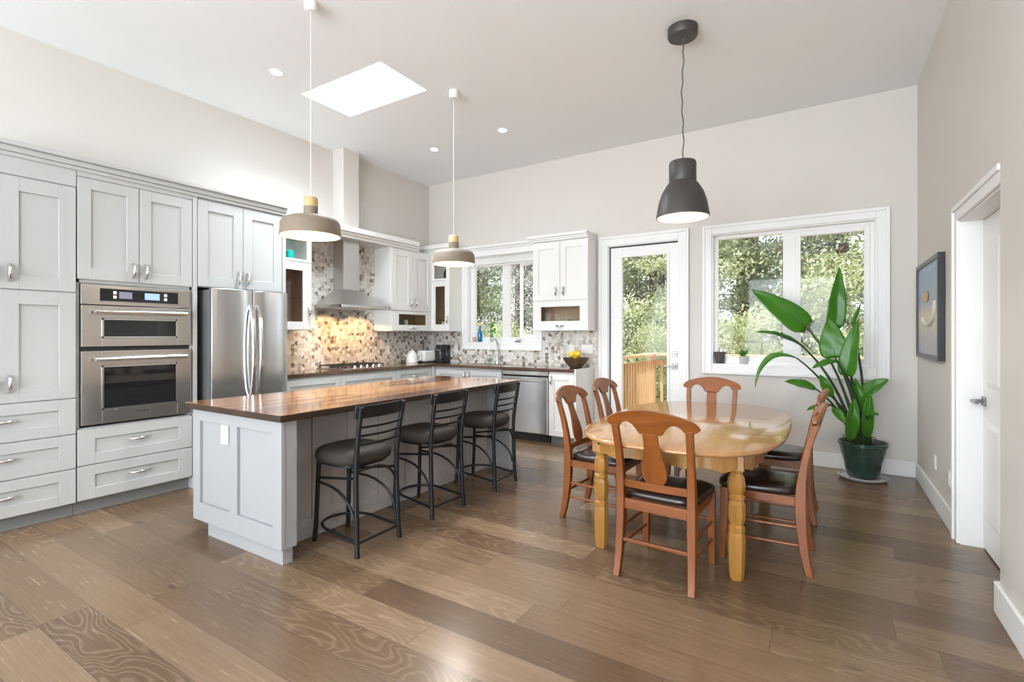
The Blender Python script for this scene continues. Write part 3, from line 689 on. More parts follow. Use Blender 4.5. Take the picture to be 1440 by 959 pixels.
# range hood ---------------------------------------------------------
t = thing('range_hood', 'stainless chimney range hood over the gas cooktop', 'range hood', (-5.3, 4.45, 1.735))
HX0, HX1, HY0, HY1 = WX + .014, -5.0, 4.04, 4.86
MB().box(HX0, -5.30, 4.33, 4.59, 1.985, 2.63).build('chimney', M_HOOD, t, bevel=.003)
m = MB().hexa([(HX0, HY0, 1.768), (HX1, HY0, 1.768), (HX1, HY1, 1.768), (HX0, HY1, 1.768), (HX0, 4.33, 1.985), (-5.30, 4.33, 1.985), (-5.30, 4.59, 1.985), (HX0, 4.59, 1.985)])
m.build('canopy', M_HOOD, t, bevel=.002)
rframe(MB(), 0, 1, 0, 1, 0, 1, .1).bm.free()
m = MB().box(HX0, HX1, HY0, HY0 + .012, 1.735, 1.768).box(HX0, HX1, HY1 - .012, HY1, 1.735, 1.768).box(HX1 - .012, HX1, HY0, HY1, 1.735, 1.768).box(HX0, HX0 + .012, HY0, HY1, 1.735, 1.768); m.build('lip', M_STEEL, t)
m = MB().box(HX0 + .012, HX1 - .012, HY0 + .012, HY1 - .012, 1.752, 1.765); m.build('filter_panel', M_STEEL, t)
for y in (4.2, 4.70):
    MB().lathe([(.03, 0), (.03, .006)], (-5.09, y, 1.746), 14).build('hood_lamp', M_BULB, t)
    light('hood_spot', 'SPOT', (-5.10, y, 1.735), 17, (1, .60, .27), (math.radians(0), math.radians(24), 0), .02, spot=math.radians(110), blend=.25)

# cooktop ------------------------------------------------------------
t = thing('gas_cooktop', 'stainless gas cooktop with black grates and a row of knobs', 'cooktop', (-5.18, 4.43, CT))
MB().box(-5.44, -4.93, 4.03, 4.83, CT, CT + .012).build('steel_plate', M_STEEL, t, bevel=.004)
def burner(x, y, r):
    b = MB().lathe([(r, 0), (r, .008), (r * .75, .010), (r * .75, .02), (.01, .022)], (x, y, CT + .012), 16).build('burner', M_BPLASTIC, t)
for x, y, r in ((-5.32, 4.18, .045), (-5.32, 4.68, .05), (-5.10, 4.18, .05), (-5.12, 4.66, .04), (-5.20, 4.43, .06)): burner(x, y, r)
for y0, y1 in ((4.06, 4.31), (4.315, 4.545), (4.55, 4.80)):
    m = MB(); z = CT + .042
    for x in (-5.42, -5.30, -5.18, -5.06): m.box(x - .006, x + .006, y0, y1, z - .006, z + .006)
    for y in (y0, (y0 + y1) / 2 - .006, y1 - .012): m.box(-5.42, -5.06, y, y + .012, z - .006, z + .006)
    for x in (-5.42, -5.07):
        for y in (y0, y1 - .012): m.box(x, x + .012, y, y + .012, CT + .012, z)
    m.build('grate', M_BPLASTIC, t)
for k in range(5): MB().lathe([(.02, 0), (.02, .014), (.014, .032), (.012, .034)], (-4.965, 4.23 + k * .10, CT + .012), 14).build('knob', M_CHROME, t, smooth=40)

# ------------------------------------------------------------------ island
t = thing('island_cabinet', 'grey panelled kitchen island base on the oak floor, stools along one side', 'island', (-3.3, 3.09, 0))
IF = fb('B', 1.80)                                      # near end, facing the camera
MB().box(-3.775, -3.032, 1.90, 4.30, .0, .88).build('island_body', M_ISL, t)
def end_panel(y0, y1, yk0, yk1):
    m = MB().box(-3.775, -2.742, y0, y1, .105, .88); p = m.build('end_panel', M_ISL, t, bevel=.002); return p
MB().box(-3.775, -2.745, 1.815, 1.895, .105, .88).build('end_panel', M_ISL, t, bevel=.002)
m = MB(); F = fb('B', 1.815); z0, z1 = .105, .88; U = (-3.775, -3.685, -3.31, -3.22, -2.83, -2.742)
for a, b in ((U[0], U[1]), (U[2], U[3]), (U[4], U[5])): fbox(m, F, a, b, 0, .026, z0, z1)
for a, b in ((U[1], U[2]), (U[3], U[4])): fbox(m, F, a, b, 0, .026, z0, .23); fbox(m, F, a, b, 0, .026, .80, z1); fbox(m, F, a, b, 0, .006, .23, .80)
fr = m.build('end_face_frame', M_ISL, t, bevel=.0015, seg=1)
MB().box(-3.64, -2.78, 1.822, 1.89, 0, .105).build('end_kick', M_ISL, t, bevel=.002)
MB().box(-3.775, -2.742, 4.32, 4.40, .0, .88).build('end_panel', M_ISL, t, bevel=.002)
m = MB()                                                # boarded knee wall under the overhang
for k in range(8):
    y0 = 1.896 + k * .303; m.box(-3.03, -3.016, y0 + .004, y0 + .299, .12, .88)
m.build('board_panel', M_ISLB, t, bevel=.003)
MB().box(-3.03, -3.004, 1.896, 4.32, 0, .125).build('base_moulding', M_ISLB, t, bevel=.004)
MB().box(-3.392, -3.312, 1.778, 1.789, .675, .80).build('outlet_cover', M_WPLASTIC, t, bevel=.003, label='white blank outlet cover on the grey end panel')
for k, (a, b) in enumerate(((1.9, 2.7), (2.7, 3.5), (3.5, 4.3))):
    F = lambda u, w_, z: (-3.775 - w_, u, z)
    d = shaker(F, a, b, .11, .87, 0, 'door', M_ISL, t); pull(F, b - .06, .78, .021, d)
wt = MB().box(-3.802, -2.690, 1.747, 4.43, .882, .924)
o = wt.build('island_worktop', [M_BLOCK, M_BARK_EDGE], bevel=.005)
for p in o.data.polygons: p.material_index = 0 if p.normal.z > .9 else 1
setp(o, 'glossy orange-brown wood block worktop on the island', 'worktop')

# ------------------------------------------------------------------ bar stools
def make_stool():
    t = thing('bar_stool', 'black metal bar stool with dark padded seat, nearest the camera', 'stool', (0, 0, 0), 0, None)
    # local: faces -X (towards the island); rear posts at +X
    hw = .185
    for s in (-1, 1):
        pts = [(.235, s * (hw + .005), 0), (.225, s * hw, .12), (.213, s * (hw - .003), .45), (.215, s * (hw - .003), .60), (.238, s * hw, .78), (.268, s * (hw + .003), .945)]
        MB().tube(pts, .0165, 10).build('leg', M_BMETAL, t, smooth=50)
        pts = [(-.225, s * .145, 0), (-.215, s * .14, .1), (-.20, s * .135, .40), (-.195, s * .13, .565)]
        MB().tube(pts, .0155, 10).build('leg', M_BMETAL, t, smooth=50)
        # side brace: level rail and quarter arch
        arc = [(-.205, s * .137, .405), (-.10, s * .148, .40)] + [(-.10 + .30 * math.sin(a), s * (.150 + .03 * math.sin(a)), .40 - .21 * (1 - math.cos(a))) for a in [PI / 2 * k / 7 for k in range(1, 8)]]
        MB().tube(arc, .009, 8).build('brace', M_BMETAL, t, smooth=50)
        MB().tube([(-.205, s * .137, .43), (.21, s * .18, .49)], .009, 8).build('brace', M_BMETAL, t, smooth=50)
    arc = [(.212, -.18, .535), (.212, -.02, .535)] + [(.213, -.02 + .20 * math.sin(a), .535 - .17 * (1 - math.cos(a))) for a in [PI / 2 * k / 7 for k in range(1, 8)]]
    MB().tube(arc, .009, 8).build('brace', M_BMETAL, t, smooth=50)
    ring = [(.225, -.185, .085)] + [(-.02 - .215 * math.sin(a), -.175 * math.cos(a), .115) for a in [PI * k / 16 for k in range(17)]] + [(.225, .185, .085)]
    MB().tube(ring, .010, 8).build('footrest', M_BMETAL, t, smooth=50)
    MB().tube([(.226, -.185, .085), (.226, .185, .085)], .009, 8).build('footrest', M_BMETAL, t, smooth=50)
    # seat: rounded front, straight back
    out = []
    for k in range(28):
        a = 2 * PI * k / 28; c, s = math.cos(a), math.sin(a)
        x = .215 * math.copysign(abs(c) ** (.55 if c > 0 else .75), c); y = .212 * math.copysign(abs(s) ** .62, s)
        out.append((x - .01, y))
    rings = []
    for z, q in ((.560, .93), (.564, .99), (.585, 1.03), (.612, 1.03), (.634, .975), (.648, .86), (.656, .6), (.659, .25)): rings.append([(x * q, y * q, z) for x, y in out])
    MB().rings(rings).build('seat', M_FABRIC, t, smooth=60)
    MB().rings([[(x * .9, y * .9, z) for x, y in out] for z in (.545, .561)]).build('seat_pan', M_BMETAL, t)
    def slat(z0, z1, th, wd, bow, lean):
        rows = []
        for i in range(13):
            y = -wd + 2 * wd * i / 12; xb = lean + bow * (1 - (y / wd) ** 2)
            rows.append([(xb, y, z0), (xb + th, y, z0), (xb + th + .004, y, z1), (xb + .004, y, z1)])
        return MB().rings(rows)
    def px(z): return .215 + (z - .60) / .345 * .053
    slat(.872, .952, .014, .218, .035, px(.90) - .025).build('top_rail', M_BMETAL, t, bevel=.004, smooth=40)
    for z in (.705, .76, .815): slat(z - .008, z + .008, .011, .178, .03, px(z) - .01).build('back_slat', M_BMETAL, t, bevel=.002, smooth=40)
    return t
st = make_stool(); st['group'] = 'bar stools along the island'
st.location = (-2.715, 2.31, 0); st.rotation_euler = (0, 0, math.radians(2))
copy_thing(st, (-2.74, 3.065, 0), math.radians(-1), 'black metal bar stool with dark padded seat, middle one along the island')
copy_thing(st, (-2.725, 3.855, 0), math.radians(3), 'black metal bar stool with dark padded seat, farthest along the island near the dishwasher')

# ------------------------------------------------------------------ dining table
TX, TY, TZ = -.83, 3.89, .762
t = thing('dining_table', 'honey oak dining table with rounded top and thick turned legs', 'table', (TX, TY, 0))
def sup(a, b, n, N_=72):
    o = []
    for k in range(N_):
        th = 2 * PI * k / N_; c, s = math.cos(th), math.sin(th)
        o.append((a * math.copysign(abs(c) ** (2 / n), c), b * math.copysign(abs(s) ** (2 / n), s)))
    return o
def tops(a, b): return sup(a, b, 3.1)
rings = [[(TX + x, TY + y, TZ + z) for x, y in tops(.632 + d, 1.072 + d)] for d, z in ((-.03, -.032), (-.008, -.030), (0, -.024), (.002, -.014), (-.004, -.005), (-.014, 0))]
MB().rings(rings).build('tabletop', M_OAKTOP, t, smooth=50)
# apron with a scalloped lower edge
o1 = sup(.515, .90, 5, 144); o0 = sup(.493, .878, 5, 144); rows = []
arcl = 0; prev = None
for k in range(144):
    x, y = o1[k]
    if prev: arcl += math.hypot(x - prev[0], y - prev[1])
    prev = (x, y); zb = .615 + .022 * abs(math.sin(arcl * 15))
    xi, yi = o0[k]
    rows.append([(TX + x, TY + y, zb), (TX + x, TY + y, TZ - .031), (TX + xi, TY + yi, TZ - .031), (TX + xi, TY + yi, zb)])
MB().rings(rows, True, True).build('apron', M_OAK, t, smooth=40)
def tleg(x, y):
    prof = [(.036, 0), (.044, .05), (.050, .24), (.042, .275), (.047, .28), (.047, .30), (.036, .312), (.046, .335), (.050, .38), (.048, .43), (.037, .455), (.046, .462), (.046, .478), (.036, .487), (.046, .51), (.049, .545), (.043, .585), (.034, .60), (.034, .612), (.044, .618), (.044, .632)]
    l = MB().lathe(prof, (x, y, 0), 8).box(x - .045, x + .045, y - .045, y + .045, .63, TZ - .031).build('leg', M_OAK, t, smooth=20, bevel=.002)
    dy = -1 if y < TY else 1
    MB().lathe([(.011, 0), (.011, .004), (.004, .006)], (0, 0, 0), 12).bm.free()
    MB().tube([(x, y + dy * .042, .69), (x, y + dy * .047, .69)], .010, 12).build('bolt_cap', M_BMETAL, l)
for sx in (-1, 1):
    for sy in (-1, 1): tleg(TX - .01 + sx * .41, TY + sy * .785)

# ------------------------------------------------------------------ dining chairs
def make_chair():
    t = thing('dining_chair', 'cherry wood dining chair seen from behind at the near end of the table', 'chair')
    # local: faces +Y, back at -Y
    SQ = [(-1, -1), (1, -1), (1, 1), (-1, 1)]
    def sect(pts, hw, hd):                               # rectangular bar through points, section in x/y scaled per point
        rows = [[(x - a, y - b, z), (x + a, y - b, z), (x + a, y + b, z), (x - a, y + b, z)] for (x, y, z), a, b in zip(pts, hw, hd)]
        return MB().rings(rows)
    for s in (-1, 1):
        zs = [0, .06, .14, .24, .34, .44, .54, .64, .74, .82, .885]
        ys = [-.268, -.252, -.238, -.227, -.221, -.219, -.224, -.237, -.258, -.28, -.30]
        xs = [.213, .211, .208, .205, .203, .202, .202, .203, .205, .208, .210]
        sect([(s * x, y, z) for x, y, z in zip(xs, ys, zs)], [.020, .0205, .021, .022, .023, .023, .0215, .020, .019, .019, .019], [.019, .021, .023, .026, .029, .029, .024, .020, .018, .017, .017]).build('leg', M_CHAIR, t, bevel=.004, smooth=40)
        sect([(s * .208, .205, 0), (s * .206, .20, .12), (s * .203, .195, .30), (s * .203, .195, .445)], [.016, .019, .023, .023], [.016, .019, .023, .023]).build('leg', M_CHAIR, t, bevel=.003, smooth=40)
        for z in (.165, .27):
            MB().tube([(s * .205, -.235 if z < .2 else -.225, z), (s * .205, .198, z - .01)], .010, 8).build('stretcher', M_CHAIR, t, smooth=50)
    MB().box(-.20, .20, -.245, -.225, .195, .217).build('stretcher', M_CHAIRH, t, bevel=.004)
    MB().tube([(-.2, .2, .27), (.2, .2, .27)], .010, 8).build('stretcher', M_CHAIRH, t, smooth=50)
    m = MB().box(-.19, .19, -.235, -.21, .385, .445).box(-.19, .19, .187, .208, .395, .445).box(-.215, -.195, -.21, .187, .395, .445).box(.195, .215, -.21, .187, .395, .445)
    m.build('seat_frame', M_CHAIRH, t, bevel=.003)
    out = []
    for k in range(36):
        a = 2 * PI * k / 36; c, s = math.cos(a), math.sin(a)
        x = math.copysign(abs(c) ** .35, c); y = math.copysign(abs(s) ** .35, s)
        out.append(((.215 + .02 * y) * x, .222 * y + .012))
    MB().rings([[(x * q, (y - .012) * q + .012, z) for x, y in out] for z, q in ((.446, .985), (.452, 1.02), (.472, 1.025), (.486, .99), (.496, .88), (.501, .62), (.503, .2))]).build('seat', M_LEATHER, t, smooth=60)
    def backy(z):                                        # lean of the back
        return -.219 - .081 * max(0, (z - .5) / .385) ** 1.5
    MBr = MB(); rows = []
    for i in range(17):
        u = -.192 + .384 * i / 16; by = .012 * (1 - (u / .19) ** 2)
        rows.append([(u, backy(.53) - by - .009, .512), (u, backy(.53) - by + .009, .512), (u, backy(.56) - by + .009, .556), (u, backy(.56) - by - .009, .556)])
    MBr.rings(rows).build('cross_rail', M_CHAIRH, t, bevel=.003, smooth=40)
    # crest rail
    H = .262; rows = []
    for i in range(53):
        u = -H + 2 * H * i / 52; k = abs(u) / H
        top = .985 - .062 * k ** 2; bot = .845
        ak = abs(u)
        if ak > .062:
            if ak < .075: bot = .845 + .02 * (ak - .062) / .013
            elif ak < .18: bot = .865 + .044 * math.sin(PI * min(1, (ak - .075) / .12)) ** .8
            else: bot = .882 + .008 * 0
            if ak > .165: bot = .872 + .030 * max(0, 1 - (ak - .165) / .02)
        if ak > H - .045:
            q = (ak - (H - .045)) / .045; e = math.sqrt(max(0, 1 - q * q)); mid = (top + bot) / 2
            top = mid + (top - mid) * e; bot = mid + (bot - mid) * e
        if top - bot < .008: mid = (top + bot) / 2; top, bot = mid + .004, mid - .004
        by = .030 * (1 - k * k); y1 = backy(top) - by + .014; y0 = backy(bot) - by + .014
        rows.append([(u, y0 - .013, bot), (u, y0 + .013, bot), (u, y1 + .010, top), (u, y1 - .012, top)])
    MB().rings(rows).build('crest_rail', M_CHAIRH, t, bevel=.004, smooth=35)
    # vase splat
    zs = [.545, .56, .58, .61, .645, .68, .72, .76, .80, .85]
    ws = [.034, .052, .066, .073, .071, .064, .053, .046, .043, .043]
    rows = []
    for z, w_ in zip(zs, ws):
        by = .012 + .018 * (z - .545) / .3; y = backy(z) - by + .006
        rows.append([(-w_, y - .006, z), (w_, y - .006, z), (w_, y + .006, z), (-w_, y + .006, z)])
    MB().rings(rows).build('splat', M_CHAIR, t, bevel=.002, smooth=40)
    return t
ch = make_chair(); ch['group'] = 'dining chairs around the oak table'
ch.location = (-.80, 3.045, 0); ch.rotation_euler = (0, 0, math.radians(-3))
for (x, y, rz, lab) in ((-1.435, 3.66, -92, 'cherry wood dining chair on the left side of the table, nearer of the two there'),
                        (-1.47, 4.47, -92, 'cherry wood dining chair on the left of the table, farther one before the deck door'),
                        (-.34, 3.57, 90, 'cherry wood dining chair on the right side of the table, nearer of the two there'),
                        (-.33, 4.50, 90, 'cherry wood dining chair on the right side of the table, farther one by the plant'),
                        (-.925, 4.80, 180, 'cherry wood dining chair at the far end of the table below the dining window')):
    copy_thing(ch, (x, y, 0), math.radians(rz), lab)

# ------------------------------------------------------------------ lamps
def kpend(x, y, zb, label):
    t = thing('pendant_lamp', label, 'pendant lamp', (x, y, CEIL), 0, 'taupe pendants over the island')
    c = (x, y, zb)
    outer = [(.212, 0), (.212, .01), (.207, .09), (.19, .118), (.15, .135), (.06, .152), (.05, .155)]
    inner = [(.046, .150), (.055, .147), (.148, .129), (.185, .112), (.202, .088), (.206, .01), (.206, 0)]
    s = MB().rings([[(x + r * math.cos(2 * PI * k / 40), y + r * math.sin(2 * PI * k / 40), zb + z) for k in range(40)] for r, z in outer + inner], False, True)
    sh = s.build('lamp_shade', [M_LAMPG, M_LAMPIN], t, smooth=40)
    for p in sh.data.polygons:
        cc = p.center; r = math.hypot(cc.x, cc.y)
        if p.normal.z < -.05 or (p.normal.x * cc.x + p.normal.y * cc.y) < 0: p.material_index = 1
    MB().lathe([(.05, .153), (.05, .215)], c, 24).build('neck', M_LAMPG, t, smooth=40)
    MB().lathe([(.05, .215), (.05, .275), (.044, .283), (.006, .285)], c, 24).build('wood_cap', M_LAMPWOOD, t, smooth=40, label='pale wood cap')
    MB().tube([(x, y, zb + .283), (x, y, CEIL - .03)], .0022, 6).build('cord', M_WCORD, t)
    MB().lathe([(.045, 0), (.045, -.06), (.038, -.075), (.005, -.078)], (x, y, CEIL), 24).build('ceiling_cup', M_WPLASTIC, t, smooth=40)
    MB().sphere((x, y, zb + .085), .032, n=12).lathe([(.016, .115), (.02, .152)], c, 12).build('bulb', M_BULB, t, smooth=60)
    light('pendant_light', 'POINT', (x, y, zb + .03), 3.5, WARM, size=.04)
    light('pendant_spot', 'SPOT', (x, y, zb + .012), E_PEND, WARM, (0, 0, 0), .04, spot=math.radians(150), blend=.3)
kpend(-3.181, 2.308, 2.115, 'taupe dome pendant lamp with wood cap, the nearer one over the island')
kpend(-3.143, 3.917, 2.10, 'taupe dome pendant lamp with wood cap, the farther one over the island')
x, y, zb = -.958, 4.082, 2.325
t = thing('pendant_lamp', 'large charcoal metal pendant lamp hanging over the dining table', 'pendant lamp', (x, y, CEIL))
outer = [(.203, 0), (.203, .012), (.196, .055), (.182, .13), (.158, .2), (.125, .255), (.105, .28), (.1, .285)]
inner = [(.096, .28), (.12, .25), (.152, .197), (.176, .128), (.19, .055), (.196, .012), (.196, 0)]
s = MB().rings([[(x + r * math.cos(2 * PI * k / 40), y + r * math.sin(2 * PI * k / 40), zb + z) for k in range(40)] for r, z in outer + inner], False, True)
sh = s.build('lamp_shade', [M_LAMPB, M_LAMPBIN], t, smooth=40)
for p in sh.data.polygons:
    cc = p.center
    if (p.normal.x * cc.x + p.normal.y * cc.y) < 0: p.material_index = 1
MB().lathe([(.10, .278), (.104, .29), (.104, .43), (.098, .444), (.01, .447)], (x, y, zb), 32).build('shade_collar', M_LAMPB, t, smooth=40)
pts = []; n = 70
for i in range(n):
    k = i / (n - 1); a = k * 40; pts.append((x + .0035 * math.cos(a) + .006 * math.sin(k * 9), y + .0035 * math.sin(a), zb + .445 + (CEIL - .06 - zb - .445) * k))
MB().tube(pts, .0055, 6).build('cord', M_GCORD, t, smooth=60)
MB().lathe([(.115, 0), (.115, -.062), (.108, -.072), (.02, -.075)], (x, y, CEIL), 32).build('ceiling_canopy', M_LAMPB, t, smooth=40)
MB().lathe([(.022, .28), (.03, .16), (.03, .12)], (x, y, zb), 14).build('lamp_holder', M_WPLASTIC, t, smooth=40)
MB().sphere((x, y, zb + .095), .032, n=12).build('bulb', M_BULB, t, smooth=60)
light('pendant_light', 'POINT', (x, y, zb + .045), 2.5, (1, .90, .78), size=.035)
light('pendant_spot', 'SPOT', (x, y, zb + .015), E_BLACK, (1, .92, .82), (0, 0, 0), .035, spot=math.radians(150), blend=.3)
for x, y, lab in ((-4.314, 2.767, 'round recessed downlight in the ceiling above the refrigerator'), (-3.25, 4.978, 'round recessed downlight in the ceiling beyond the far pendant, nearer the deck door'), (-4.348, 5.018, 'round recessed downlight in the ceiling near the kitchen corner')):
    t = thing('recessed_downlight', lab, 'downlight', (x, y, CEIL), 0, 'recessed downlights in the ceiling')
    MB().rings([[(x + r * math.cos(2 * PI * k / 24), y + r * math.sin(2 * PI * k / 24), CEIL + z) for k in range(24)] for r, z in ((.068, 0), (.066, -.006), (.05, -.006), (.048, 0))], False, True).build('trim_ring', M_WPLASTIC, t)
    MB().lathe([(.048, -.004), (.048, -.002)], (x, y, CEIL), 24).build('lens', M_LED, t)
    light('downlight', 'SPOT', (x, y, CEIL - .02), E_CAN, (.97, .98, 1), (0, 0, 0), .05, spot=math.radians(110), blend=.6)

# ------------------------------------------------------------------ potted strelitzia
px_, py_ = .31, 5.90
t = thing('potted_strelitzia', 'tall bird of paradise plant with broad leaves in a green pot below the dining window', 'plant', (px_, py_, 0))
PS = .94
prof = [(.135, .035), (.14, .04), (.165, .16), (.185, .235), (.186, .25), (.192, .255), (.205, .325), (.216, .33), (.218, .362), (.205, .364), (.192, .345), (.188, .315)]
MB().lathe([(a_ * PS, b_) for a_, b_ in prof], (px_, py_, 0), 32).build('pot', M_POT, t, smooth=35)
MB().lathe([(.176, .31), (.176, .325), (.1, .335)], (px_, py_, 0), 24).build('soil', M_SOIL, t)
MB().lathe([(.15, 0), (.19, .012), (.205, .034), (.198, .036), (.18, .018), (.02, .018)], (px_, py_, 0), 32).build('saucer', M_SAUCER, t, smooth=40)
def leaf(base, tip, width, droop=.05, facing=(0, -1, 0), fold=.25, ea=.48, mid=None, nm='leaf'):
    eb = .72 if ea > .3 else .85
    B_, T_ = Vector(base), Vector(tip); ax = T_ - B_; L_ = ax.length
    fz = Vector(facing); side = ax.normalized().cross(fz).normalized(); nrm = side.cross(ax.normalized()).normalized()
    n, h = 16, 5; rows = []
    for i in range(n + 1):
        k = i / n
        if mid: c = B_ * (1 - k) ** 2 + Vector(mid) * 2 * k * (1 - k) + T_ * k * k
        else: c = B_ + ax * k + nrm * droop * math.sin(PI * k) * L_
        wd = width * (1.62 if ea > .3 else 1.45) * (k + .012) ** ea * max(1 - k, 0) ** eb + .0008
        row = []
        for j in range(-h, h + 1):
            s = j / h; row.append(c + side * wd * s + nrm * (abs(s) * wd * fold + .003 * math.sin(k * 13 + s * 3)))
        rows.append(row)
    m = MB(); V = [[m.bm.verts.new(p) for p in r] for r in rows]
    for i in range(n):
        for j in range(2 * h): m.bm.faces.new((V[i][j], V[i][j + 1], V[i + 1][j + 1], V[i + 1][j]))
    lf = m.build(nm, M_LEAF, t, smooth=180, solid=.002)
    mm = MB(); mm.tube([r[h] + nrm * -.003 for r in rows], [.006 * (1 - .8 * i / n) for i in range(n + 1)], 6); mm.build('midrib', M_STEM, lf, smooth=60)
    return lf
def stalk(p, base_, r=.009, sag=.0):
    a = Vector((px_ + base_[0], py_ + base_[1], .325)); b = Vector(p); pts = []
    c = Vector((a.x * .72 + b.x * .28, a.y * .72 + b.y * .28, a.z * .35 + b.z * .65 + sag))
    for i in range(11):
        k = i / 10; pts.append(a * (1 - k) ** 2 + c * 2 * k * (1 - k) + b * k * k)
    MB().tube(pts, [r * 1.7 - (r * .9) * i / 10 for i in range(11)], 8).build('stalk', M_STEM, t, smooth=60)
leaves = [  # base, tip, half width, facing, fold, mid, stalk foot
    ((-.159, 5.80, 1.472), (-.648, 5.76, 1.868), .15, (.25, -1, .25), .12, None, (-.03, -.02)),
    ((.078, 5.86, 1.46), (.122, 5.88, 2.06), .098, (.2, -1, 0), .25, None, (.0, .03)),
    ((.085, 5.75, 1.17), (.035, 5.80, 1.56), .145, (-.1, -1, .1), .10, None, (-.01, -.04)),
    ((.178, 5.72, 1.002), (.272, 5.76, 1.545), .10, (-.45, -1, 0), .35, None, (.03, -.03)),
    ((-.206, 5.86, 1.288), (-.634, 5.92, 1.425), .055, (0, -.35, 1), .5, (-.42, 5.9, 1.42), (-.05, .02)),
    ((-.206, 5.78, 1.300), (-.46, 5.66, 1.43), .040, (0, -.3, 1), .5, None, (-.05, .0)),
    ((-.235, 5.66, 1.165), (-.60, 5.60, .86), .055, (.1, -.6, 1), .6, (-.53, 5.62, 1.27), (-.06, -.03)),
    ((.094, 5.64, 1.148), (-.10, 5.56, 1.075), .062, (0, -.55, 1), .3, None, (.01, -.06)),
    ((-.075, 5.62, .875), (-.33, 5.52, .94), .075, (0, -.7, .8), .3, None, (-.07, -.05)),
    ((.054, 5.70, .80), (-.042, 5.66, 1.01), .060, (0, -1, .2), .3, None, (-.03, -.07)),
    ((.284, 5.82, .80), (.50, 5.76, .985), .090, (-.3, -1, .6), .45, None, (.06, .0)),
    ((.33, 5.72, .64), (.42, 5.66, .665), .040, (0, -.6, 1), .3, None, (.06, -.05)),
    ((.07, 5.66, .70), (.155, 5.56, .575), .055, (0, -.8, .7), .3, None, (-.02, -.08)),
    ((.045, 5.72, .72), (-.15, 5.64, .66), .050, (0, -.6, 1), .3, None, (-.05, -.06)),
    ((.20, 5.68, .40), (.235, 5.66, .80), .075, (.1, -1, 0), .4, None, (-.05, -.09)),
    ((.34, 5.78, .42), (.36, 5.74, .86), .065, (-.2, -1, 0), .5, None, (.05, -.06)),
    ((.30, 5.84, .60), (.245, 5.80, .98), .06, (.3, -1, 0), .5, None, (.02, -.02)),
]
for b, tp, wd, fc, fo, mi, ft in leaves:
    leaf(b, tp, wd, .04, fc, fo, .24 if tp[2] > 1.5 else .48, mi); stalk(b, ft)
b = (.225, 5.86, 1.50); MB().tube([b, (.262, 5.87, 1.60), (.302, 5.88, 1.72)], [.02, .016, .003], 8).build('furled_leaf', M_LEAF, t, smooth=60); stalk(b, (.04, .03))
MB().rings([[(px_ - .03 + r * math.cos(2 * PI * k / 24), py_ - .03 + r * math.sin(2 * PI * k / 24), z) for k in range(24)] for r, z in ((.135, .40), (.14, .404), (.135, .408), (.131, .404))], False, True).build('tie_ring', M_STEM, t)

# ------------------------------------------------------------------ small things
def small_pot(x, label, mat, r, h, plant):
    y = BY + .035; z = BZ0 + .014
    t = thing('plant_pot', label, 'plant pot', (x, y, z))
    MB().lathe([(r * .75, 0), (r * .8, .004), (r, h * .92), (r * 1.04, h), (r * .92, h), (r * .88, h * .85), (.01, h * .84)], (x, y, z), 20).build('pot', mat, t, smooth=40)
    if plant:
        m = MB(); random.seed(3)
        for k in range(18):
            a = random.random() * 6.28; e = random.uniform(.3, 1.2); l = random.uniform(.06, .13)
            d = Vector((math.cos(a) * math.cos(e), math.sin(a) * math.cos(e) * .4, math.sin(e))) * l
            p0 = Vector((x, y, z + h * .84)); s = Vector((-math.sin(a), math.cos(a), 0)) * .012
            q = p0 + d; m.bm.faces.new([m.bm.verts.new(v) for v in (p0, p0 + d * .6 + s, q, p0 + d * .6 - s)])
        m.build('foliage', M_LEAF, t, solid=.0015)
    else:
        m = MB()
        for k in range(4): m.tube([(x + .01 * (k - 2), y, z + h * .8), (x + .014 * (k - 2), y, z + h * 1.05)], .004, 6)
        m.build('stubby_shoots', M_STEM, t)
small_pot(-1.045, 'small dark brown pot on the left of the dining window sill', M_CLAY, .062, .135, False)
small_pot(-.79, 'small pale pot with a tiny leafy plant on the dining window sill', M_SAUCER, .05, .09, True)
# blue bottle, vase with greenery and cup on the kitchen sill
SZ = KZ0 + .012; SY = BY + .028
t = thing('glass_bottle', 'blue glass bottle on the kitchen window sill', 'bottle', (-4.50, SY, SZ))
MB().lathe([(.034, 0), (.037, .006), (.037, .13), (.03, .165), (.014, .195), (.013, .25)], (-4.50, SY, SZ), 20).build('bottle_body', M_BLUEGL, t, smooth=50)
MB().lathe([(.016, .25), (.016, .285)], (-4.50, SY, SZ), 16).build('bottle_cap', M_YEL, t)
t = thing('flower_vase', 'slim glass vase of green stems on the kitchen window sill', 'vase', (-4.28, SY, SZ))
MB().lathe([(.03, 0), (.034, .01), (.026, .09), (.03, .12), (.027, .12), (.022, .09), (.028, .012)], (-4.28, SY, SZ), 18).build('vase_body', M_JUG, t, smooth=50)
m = MB(); random.seed(5)
for k in range(26):
    a = random.uniform(0, 6.28); q = Vector((-4.28 + .07 * math.cos(a) * random.random(), SY + .02 * math.sin(a), SZ + random.uniform(.14, .30))); s = .02
    m.bm.faces.new([m.bm.verts.new(q + Vector(v) * s) for v in ((-1, 0, 0), (0, -.3, -.8), (1, .1, .3), (0, .3, .9))])
for k in range(4): m.tube([(-4.28, SY, SZ + .02), (-4.28 + .02 * (k - 1.5), SY, SZ + .2)], .003, 5)
m.build('green_stems', M_LEAF, t)
setp(MB().lathe([(.026, 0), (.03, .006), (.034, .075), (.03, .075), (.027, .01), (.005, .008)], (-4.60, SY, SZ), 18).build('cup', newmat('terracotta_pink', (.62, .38, .28), .5), smooth=40), 'small pink clay cup left of the blue bottle on the sill', 'cup')
